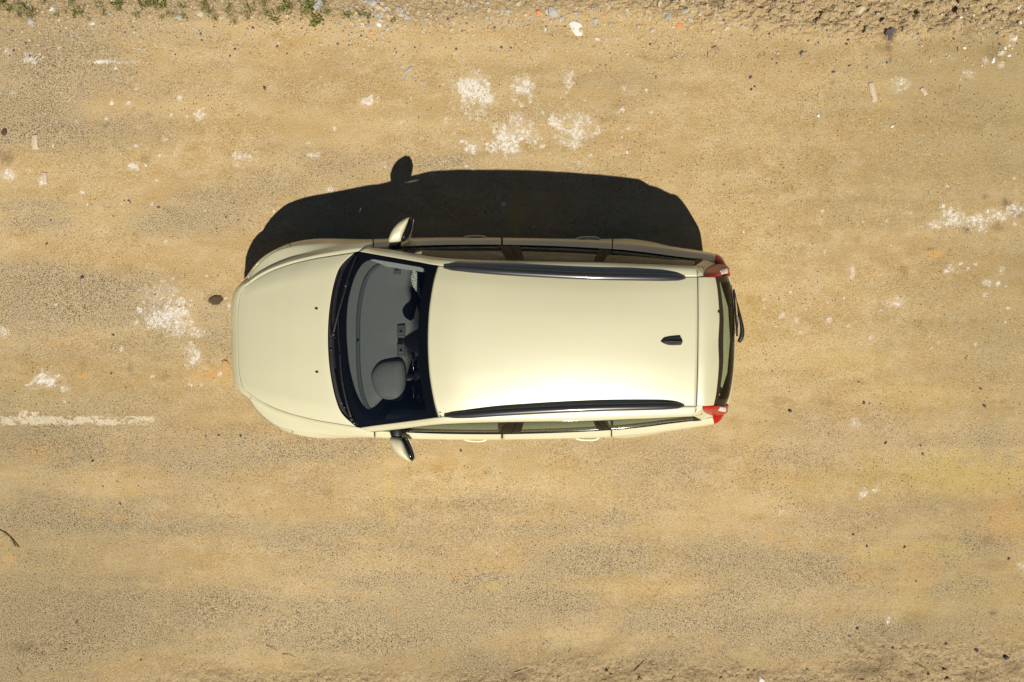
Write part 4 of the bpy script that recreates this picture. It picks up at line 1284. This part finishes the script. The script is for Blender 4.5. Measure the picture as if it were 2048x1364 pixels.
# remarkable pieces, one label each
stone(1152, 56, 14, 'white', 'large flat white stone chip on the sand below the gravel verge, upper centre', 'stone', asp=1.15, rot=-.7, squash=.4)
stone(1105, 24, 11, 'grey', 'big pale grey angular stone at the top verge, above left of the white chip', 'stone', asp=1.1, squash=.6)
stone(1190, 41, 7, 'grey', 'small pale grey stone just right of the flat white chip', 'stone')
stone(1078, 25, 6, 'orange', 'bright orange brick fragment beside the big grey stone in the top verge', 'brick fragment', name='brick_fragment')
stone(1338, 34, 8, 'grey', 'flat blue-grey stone half sunk in the top verge right of centre', 'stone', squash=.5)
stone(1359, 50, 7, 'orange', 'dull peach-orange stone among the pebbles right of the top centre', 'stone', squash=.5)
stone(1432, 97, 8, 'soil', 'round soil clod casting a crescent shadow, alone on the sand right of top centre', 'clod', name='clod', squash=1.2)
stone(1604, 105, 5, 'dark', 'small black stone on the sand at the upper right', 'stone', squash=1.2)
stone(60, 42, 8, 'grey', 'pale grey pebble under the weeds near the top left corner', 'stone', squash=.7)
stone(358, 34, 7, 'grey', 'flat grey pebble in the weeds, top left', 'stone', squash=.6)
stone(399, 26, 8, 'tan', 'flat sandy slab stone in the weeds, top left', 'stone', squash=.5)
stone(636, 8, 12, 'grey', 'big brown-grey stone among weeds at the top edge', 'stone', squash=.8)
stone(745, 5, 8, 'grey', 'blue-grey stone at the top edge right of the weeds', 'stone')
stone(757, 14, 7, 'tan', 'pale tan stone at the top edge right of the weeds', 'stone')
stone(757, 47, 6, 'white', 'white rounded pebble at the lower end of the pebble patch, top centre left', 'stone')
stone(740, 63, 3.5, 'orange', 'little orange brick fragment under the pebble patch, top centre left', 'brick fragment', name='brick_fragment')
stone(1226, 295, 3.2, 'orange', 'tiny orange brick chip on open sand above the roof of the car', 'brick fragment', name='brick_fragment')
stone(1717, 22, 9, 'tan', 'pale angular stone in the dug-up soil at the top right', 'stone', rot=.6, asp=1.3)
stone(162, 555, 4.2, 'dark', 'dark grey pebble alone on the sand left of the car', 'pebble', name='pebble', squash=1.3)
stone(528, 175, 4, 'dark', 'black pebble alone on the sand upper left of the car', 'pebble', name='pebble', squash=1.3)
stone(922, 902, 3, 'dark', 'tiny black pebble close beside the sunlit doors of the car', 'pebble', name='pebble', squash=1.2)
stone(1581, 822, 4, 'dark', 'black pebble alone on the sand behind the car', 'pebble', name='pebble', squash=1.3)
stone(1777, 70, 10, 'dark', 'dark grey lump of broken asphalt at the edge of the top right soil', 'asphalt lump', name='asphalt_lump', squash=.7)
stone(1783, 62, 7, 'dark', 'smaller black piece leaning on the broken asphalt lump, top right', 'asphalt lump', name='asphalt_lump')
stone(451, 732, 11, 'clay', 'flat orange-tan clay lump right in front of the car bumper', 'clod', name='clod', squash=.3)
stone(432, 600, 11, 'dung', 'dark brown crumbly clod on the road just ahead of the bonnet', 'clod', name='clod', asp=1.3, rot=.3, squash=.5)
stone(8, 268 - 3, 7, 'dung', 'brown clod at the left edge above the big brown stain', 'clod', name='clod', asp=1.2, squash=.6)
stone(1522, 1361, 8, 'white', 'white triangular chip at the bottom edge right of centre', 'stone', squash=.5)
stone(1638, 231, 3.6, 'white', 'small white pebble on the upper right sand, left of the wood chip', 'pebble', name='pebble')
stone(1786, 252, 3.6, 'white', 'small white pebble below right of the long wood chip', 'pebble', name='pebble', squash=1.2)
stone(1955, 1302, 5, 'dark', 'black pebble near the lower right corner, upper of two', 'pebble', name='pebble', squash=1.2)
stone(2014, 1316, 5.5, 'dark', 'black pebble near the lower right corner, lower of two', 'pebble', name='pebble', squash=1.2)
stone(2018, 1118, 0.1 + 3, 'dark', 'dark pebble at the right edge below the yellow stain', 'pebble', name='pebble')
stone(820, 137, 5, 'grey', 'blue-grey pebble in the row of pebbles above the car mirror shadow', 'pebble', name='pebble')
pebbles([(788, 128), (802, 132), (812, 142), (844, 121), (828, 157), (812, 154), (843, 165)], 2.2, 3.8, 'grey', 'small grey pebble in the scattered row on the sand at upper centre left', 'row of grey pebbles')
pebbles([(1200, 130), (1205, 143), (1212, 131), (1194, 136), (1222, 137), (1313, 155), (1345, 116), (1061, 116)], 2, 4, 'soil', 'small sandy clod with a dark crescent shadow on the upper centre sand', 'small sandy clods')
pebbles([(1700, 130), (1735, 135), (1668, 143), (1503, 178), (1502, 154), (1510, 172)], 2, 3.4, 'dark', 'small dark pebble on the upper right sand', 'dark pebbles on the upper sand')
pebbles([(2020, 110), (1988, 120), (1930, 95), (1915, 38), (2040, 12), (2042, 45), (2012, 95), (1950, 28)], 3, 6, 'white', 'pale pebble in the stony soil of the top right corner', 'pale pebbles in the top right corner')
pebbles([(100, 90 + 350), (248, 425 - 24), (257, 401), (260, 405), (225, 432), (316, 414), (451, 434), (476, 440), (432, 457), (92, 487), (207, 563), (157, 632), (208, 640), (225, 670)], 1.6, 3, 'dark', 'tiny dark pebble on the ground left of the car', 'dark pebbles left of the car')
pebbles([(411, 873), (436, 871), (480, 872), (183, 923), (205, 973), (240, 1008), (250, 775), (221, 747), (187, 1244), (280, 1321), (208, 1274), (130, 1300), (152, 1246)], 1.7, 3.2, 'dark', 'tiny dark pebble on the worn asphalt at lower left', 'dark pebbles at the lower left')
pebbles([(1716, 1258), (1700, 1273), (1735, 1093), (1786, 1297), (1893, 1288), (1847, 1293), (1833, 1163), (1810, 1095), (1708, 1070), (1970, 812), (1963, 777), (1843, 892), (1773, 887), (1846, 908), (1740, 777 + 30), (1729, 805), (1718, 764)], 1.7, 3.4, 'dark', 'tiny dark pebble scattered on the sand at the right and lower right', 'dark pebbles at the right')
r_ = random.Random(3)
pebbles([(r_.gauss(770, 42), r_.gauss(36, 16)) for _ in range(34)], 2.2, 4.8, 'grey', 'grey pebble in the loose pebble patch at the top edge, left of centre', 'pebble patch at the top')
pebbles([(r_.gauss(790, 60), r_.gauss(34, 18)) for _ in range(30)], 2.2, 5, 'tan', 'tan pebble in the loose pebble patch at the top edge, left of centre', 'pebble patch at the top')
pebbles([(r_.uniform(900, 1500), r_.uniform(2, 62)) for _ in range(46)], 2.2, 5.5, 'tan', 'tan pebble in the gravel verge along the top centre', 'verge stones top centre')
pebbles([(r_.uniform(900, 1500), r_.uniform(2, 60)) for _ in range(26)], 2.2, 5.5, 'grey', 'grey pebble in the gravel verge along the top centre', 'verge stones top centre')
pebbles([(r_.uniform(1500, 2045), r_.uniform(2, 70)) for _ in range(40)], 3, 8, 'soil', 'brown soil clod in the dug-up bank at the top right', 'soil clods top right')
pebbles([(r_.uniform(1020, 2040), r_.uniform(1335, 1362)) for _ in range(30)], 2.5, 5, 'soil', 'brown soil clod in the crumbly strip along the bottom edge', 'soil clods bottom edge')

# gravel too fine to count
def gravel(name, pts, sizes, mats, seeds, label):
    base = []
    for sd2 in range(4):
        r = np.random.RandomState(seeds + sd2)
        t = (1 + 5 ** .5) / 2
        v = np.array([(-1, t, 0), (1, t, 0), (-1, -t, 0), (1, -t, 0), (0, -1, t), (0, 1, t), (0, -1, -t), (0, 1, -t), (t, 0, -1), (t, 0, 1), (-t, 0, -1), (-t, 0, 1)], float)
        v /= np.linalg.norm(v[0]); v *= r.uniform(.75, 1.2, (12, 1)); v[:, 2] *= .65
        base.append(v)
    tri = np.array([(0, 11, 5), (0, 5, 1), (0, 1, 7), (0, 7, 10), (0, 10, 11), (1, 5, 9), (5, 11, 4), (11, 10, 2), (10, 7, 6), (7, 1, 8), (3, 9, 4), (3, 4, 2), (3, 2, 6), (3, 6, 8), (3, 8, 9), (4, 9, 5), (2, 4, 11), (6, 2, 10), (8, 6, 7), (9, 8, 1)])
    n = len(pts); V = np.zeros((n * 12, 3)); Fa = np.zeros((n * 20, 3), int); mi = np.zeros(n * 20, int)
    r = np.random.RandomState(seeds + 77)
    for k in range(n):
        a = r.uniform(0, 6.28); c, s = math.cos(a), math.sin(a)
        v = base[k % 4] * sizes[k]
        q = np.stack([v[:, 0] * c - v[:, 1] * s, v[:, 0] * s + v[:, 1] * c, v[:, 2]], 1)
        x, y = pts[k]
        V[k * 12:k * 12 + 12] = q + np.array((x, y, float(ground_height(x, y)) + sizes[k] * .15))
        Fa[k * 20:k * 20 + 20] = tri + k * 12
        mi[k * 20:k * 20 + 20] = r.randint(len(mats))
    o = mesh_obj(name, V, Fa.tolist(), smooth=False, mats=mats, fmat=mi)
    tag(o, label, 'gravel', None, 'stuff')
pts, sz = [], []
for k in range(9000):
    a = RNG.uniform(-20, 2070)
    lim = 70 if a < 1000 else 64 + 26 * min(1, max(0, (a - 1200) / 400))
    b = RNG.uniform(-40, lim) if k % 4 else RNG.uniform(-40, lim + 45)
    x, y, _ = P(a, b)
    pts.append((x, y)); sz.append(RNG.uniform(.003, .008) if k % 8 else RNG.uniform(.007, .016))
gravel('verge_gravel', pts, sz, [MS['tan'], MS['soil'], MS['soil'], MS['grey'], MS['tan'], MS['soil'], MS['dark']], 500, 'fine gravel and crumbs covering the verge along the top')
pts, sz = [], []
for k in range(1500):
    a = RNG.uniform(300, 2070)
    b = RNG.triangular(1250, 1375, 1385)
    x, y, _ = P(a, b)
    pts.append((x, y)); sz.append(RNG.uniform(.0025, .007))
for k in range(1500):
    a, b = RNG.uniform(0, 2048), RNG.uniform(80, 1300)
    if 440 < a < 1500 and 440 < b < 920: continue
    x, y, _ = P(a, b)
    pts.append((x, y)); sz.append(RNG.uniform(.0025, .0055))
gravel('road_crumbs', pts, sz, [MS['soil'], MS['tan'], MS['dark'], MS['soil']], 600, 'fine crumbs of soil scattered over the road')

# wood chips and twigs
MW = noisy('weathered_wood', (.52, .38, .24), (.70, .58, .42), 90, .85, .002)
MT = noisy('dry_twig', (.16, .10, .05), (.34, .24, .12), 90, .9, .001)
MST = noisy('pale_straw', (.62, .48, .25), (.72, .58, .33), 90, .8, .001)
def chip(a0, b0, a1, b1, wpx, label, m=MW):
    p = np.array(P(a0, b0)[:2]); q = np.array(P(a1, b1)[:2])
    d = q - p; L = np.linalg.norm(d); d /= L; nrm_ = np.array((-d[1], d[0])) * wpx / 2 / 201
    r = random.Random(int(a0 * 3 + b0))
    out_ = []
    for t in np.linspace(0, 1, 7): out_.append(p + d * L * t + nrm_ * r.uniform(.8, 1.1))
    for t in np.linspace(1, 0, 7): out_.append(p + d * L * t - nrm_ * r.uniform(.8, 1.1))
    z = float(ground_height(*(p + q) / 2))
    o = layered('wood_chip', out_, [(0, 1), (.007, 1.0), (.011, .88)], m, None)
    o.location = (0, 0, z)
    tag(o, label, 'wood chip')
chip(1741, 165, 1750, 203, 11, 'long pale wood chip lying upright on the upper right sand')
chip(1843, 176, 1851, 190, 9, 'short brown wood chip right of the long pale one')
chip(70, 270, 72, 299, 12, 'pale orange wood chip on the worn road at the left edge')
chip(90, 345, 91, 368, 9, 'short orange wood chip below the other at the left edge')
def twig(pts, r, label, m=MT, forks=()):
    q = curve([(P(a, b)[0], P(a, b)[1], 0) for a, b in pts], 14)
    q[:, 2] = [float(ground_height(x, y)) + .006 for x, y in q[:, :2]]
    q[4:10, 2] += .004
    o = tube('twig', q, r, m, None, 6, 1, taper=np.linspace(1, .5, 14))
    tag(o, label, 'twig')
    for f in forks:
        g_ = curve([(P(a, b)[0], P(a, b)[1], 0) for a, b in f], 8)
        g_[:, 2] = [float(ground_height(x, y)) + .008 for x, y in g_[:, :2]]
        tube('side_shoot', g_, r * .7, m, o, 5)
twig([(-5, 1058), (12, 1065), (28, 1080), (40, 1095)], .006, 'curved forked dry twig at the left edge', MT, [[(22, 1075), (28, 1085), (32, 1093)], [(25, 1077), (33, 1087), (36, 1094)]])
twig([(533, 1290), (545, 1295), (555, 1301)], .003, 'thin dark twig near the bottom left of centre, left of two')
twig([(565, 1308), (578, 1309), (591, 1314)], .003, 'thin dark twig near the bottom left of centre, right of two')
twig([(1028, 1345), (1042, 1341), (1056, 1336)], .005, 'straight pale twig at the bottom edge, centre', MST)
twig([(1268, 1343), (1278, 1332), (1288, 1321)], .005, 'dark twig leaning over the soil heap at the bottom edge')
twig([(1137, 1304), (1140, 1300), (1143, 1295)], .003, 'tiny dark twig above the bottom edge near the centre')
twig([(1828, 1325), (1842, 1332), (1856, 1340)], .004, 'brown twig among dark soil at the lower right')
twig([(1757, 1350), (1763, 1354), (1768, 1357)], .005, 'short pale splinter in the dark soil at the lower right', MST)
twig([(1738, 1318), (1744, 1311), (1749, 1304)], .003, 'thin pale stalk beside the white speck at the lower right', MST)
twig([(1930, 718), (1933, 714), (1936, 710)], .003, 'tiny dark twig on the sand at the right, halfway up')
twig([(34, 1335), (40, 1343), (46, 1350)], .003, 'thin dark twig near the bottom left corner')
twig([(128, 201), (138, 202), (147, 194), (151, 188)], .004, 'bent pale straw on the worn road at the upper left', MST)
twig([(1416, 102), (1415, 112), (1415, 116)], .0025, 'fine dark root below the round clod')
twig([(1955, 64), (1961, 73), (1966, 82)], .005, 'pale splinter in the top right stony soil', MST)
twig([(1336, 1275), (1343, 1274), (1350, 1274)], .0025, 'hair-thin dark twig above the bottom edge right of centre')

# weeds
def leaf_mat(name, a, b):
    m = mat(name, a, .55, 0, .4)
    n = N(m); p = n.pos()
    n.set(n.b.inputs['Base Color'], n.mix(n.step(n.noise(p, 25, 3), .35, .65), a, b))
    return m
ML = leaf_mat('weed_green', (.10, .12, .022), (.24, .22, .06))
MLd = leaf_mat('weed_dull_green', (.16, .15, .04), (.36, .28, .12))
def tuft(px, py, rpx, kind, seed, label, group):
    r = random.Random(seed)
    cx, cy, _ = P(px, py)
    z0 = float(ground_height(cx, cy)) - .004
    R_ = rpx / 201
    V, Fc = [], []
    nb = int(14 + rpx * 2.4)
    for k in range(nb):
        a = r.uniform(0, 6.283); ln = R_ * r.uniform(.5, 1.2)
        bx_, by_ = cx + r.gauss(0, R_ * .42), cy + r.gauss(0, R_ * .42)
        hh = ln * r.uniform(.4, 1.1)
        wdt = (.0022 if kind == 'grass' else .0058) * r.uniform(.6, 1.3)
        segs = 4
        b0 = len(V)
        for s in range(segs + 1):
            t = s / segs
            rad = ln * (t ** 1.2)
            zz = hh * math.sin(t * 2.1) / math.sin(1.57)
            wv = wdt * (1 - t * .9 if kind == 'grass' else math.sin(math.pi * min(.98, .12 + t * .86)))
            xx, yy = bx_ + rad * math.cos(a), by_ + rad * math.sin(a)
            V += [(xx - wv * math.sin(a), yy + wv * math.cos(a), z0 + zz), (xx + wv * math.sin(a), yy - wv * math.cos(a), z0 + zz + wdt * .3)]
        for s in range(segs):
            q = b0 + 2 * s
            Fc.append((q, q + 1, q + 3, q + 2))
    V = np.array(V) - np.array((cx, cy, z0))
    o = mesh_obj('grass_tuft' if kind == 'grass' else 'weed', V, Fc, ML if (seed % 3) else MLd)
    o.location = (cx, cy, z0)
    tag(o, label, 'weed' if kind != 'grass' else 'grass tuft', group)
TW = [(5, 8, 12), (22, 20, 7), (48, 15, 12), (62, 32, 10), (38, 30, 7), (68, 25, 7), (88, 4, 6), (145, 6, 9), (165, 22, 9), (135, 24, 5), (200, 8, 7), (238, 20, 6), (210, 28, 6), (275, 32, 6), (300, 10, 7), (345, 28, 9), (368, 15, 8), (372, 36, 6), (410, 8, 9), (420, 24, 9), (432, 38, 7), (462, 30, 9), (460, 12, 7), (500, 20, 11), (496, 36, 6), (528, 6, 10), (535, 26, 9), (585, 16, 8), (645, 8, 10), (655, 24, 8), (690, 28, 6), (115, 32, 5), (325, 34, 5), (180, 38, 4), (470, 44, 5)]
for k, (a_, b_, c_) in enumerate(TW):
    tuft(a_, b_, c_ * 1.25, 'grass', k, 'thin green grass tuft in the sandy verge at the top left', 'grass tufts along the top left verge')
WD = [(240, 6, 9), (152, 28, 6), (290, 10, 7), (310, 8, 7), (328, 12, 6), (550, 38, 8), (572, 14, 9), (620, 12, 12), (608, 22, 8), (635, 40, 9), (560, 18, 6), (722, 26, 6), (698, 30, 6), (736, 34, 5), (785, 42, 5), (625, 48, 5), (8, 2, 8), (410, 14, 6)]
for k, (a_, b_, c_) in enumerate(WD):
    tuft(a_, b_, c_ * 1.15, 'broad', 100 + k, 'small broad-leaved green weed growing in the top left verge', 'broad-leaved weeds along the top left verge')
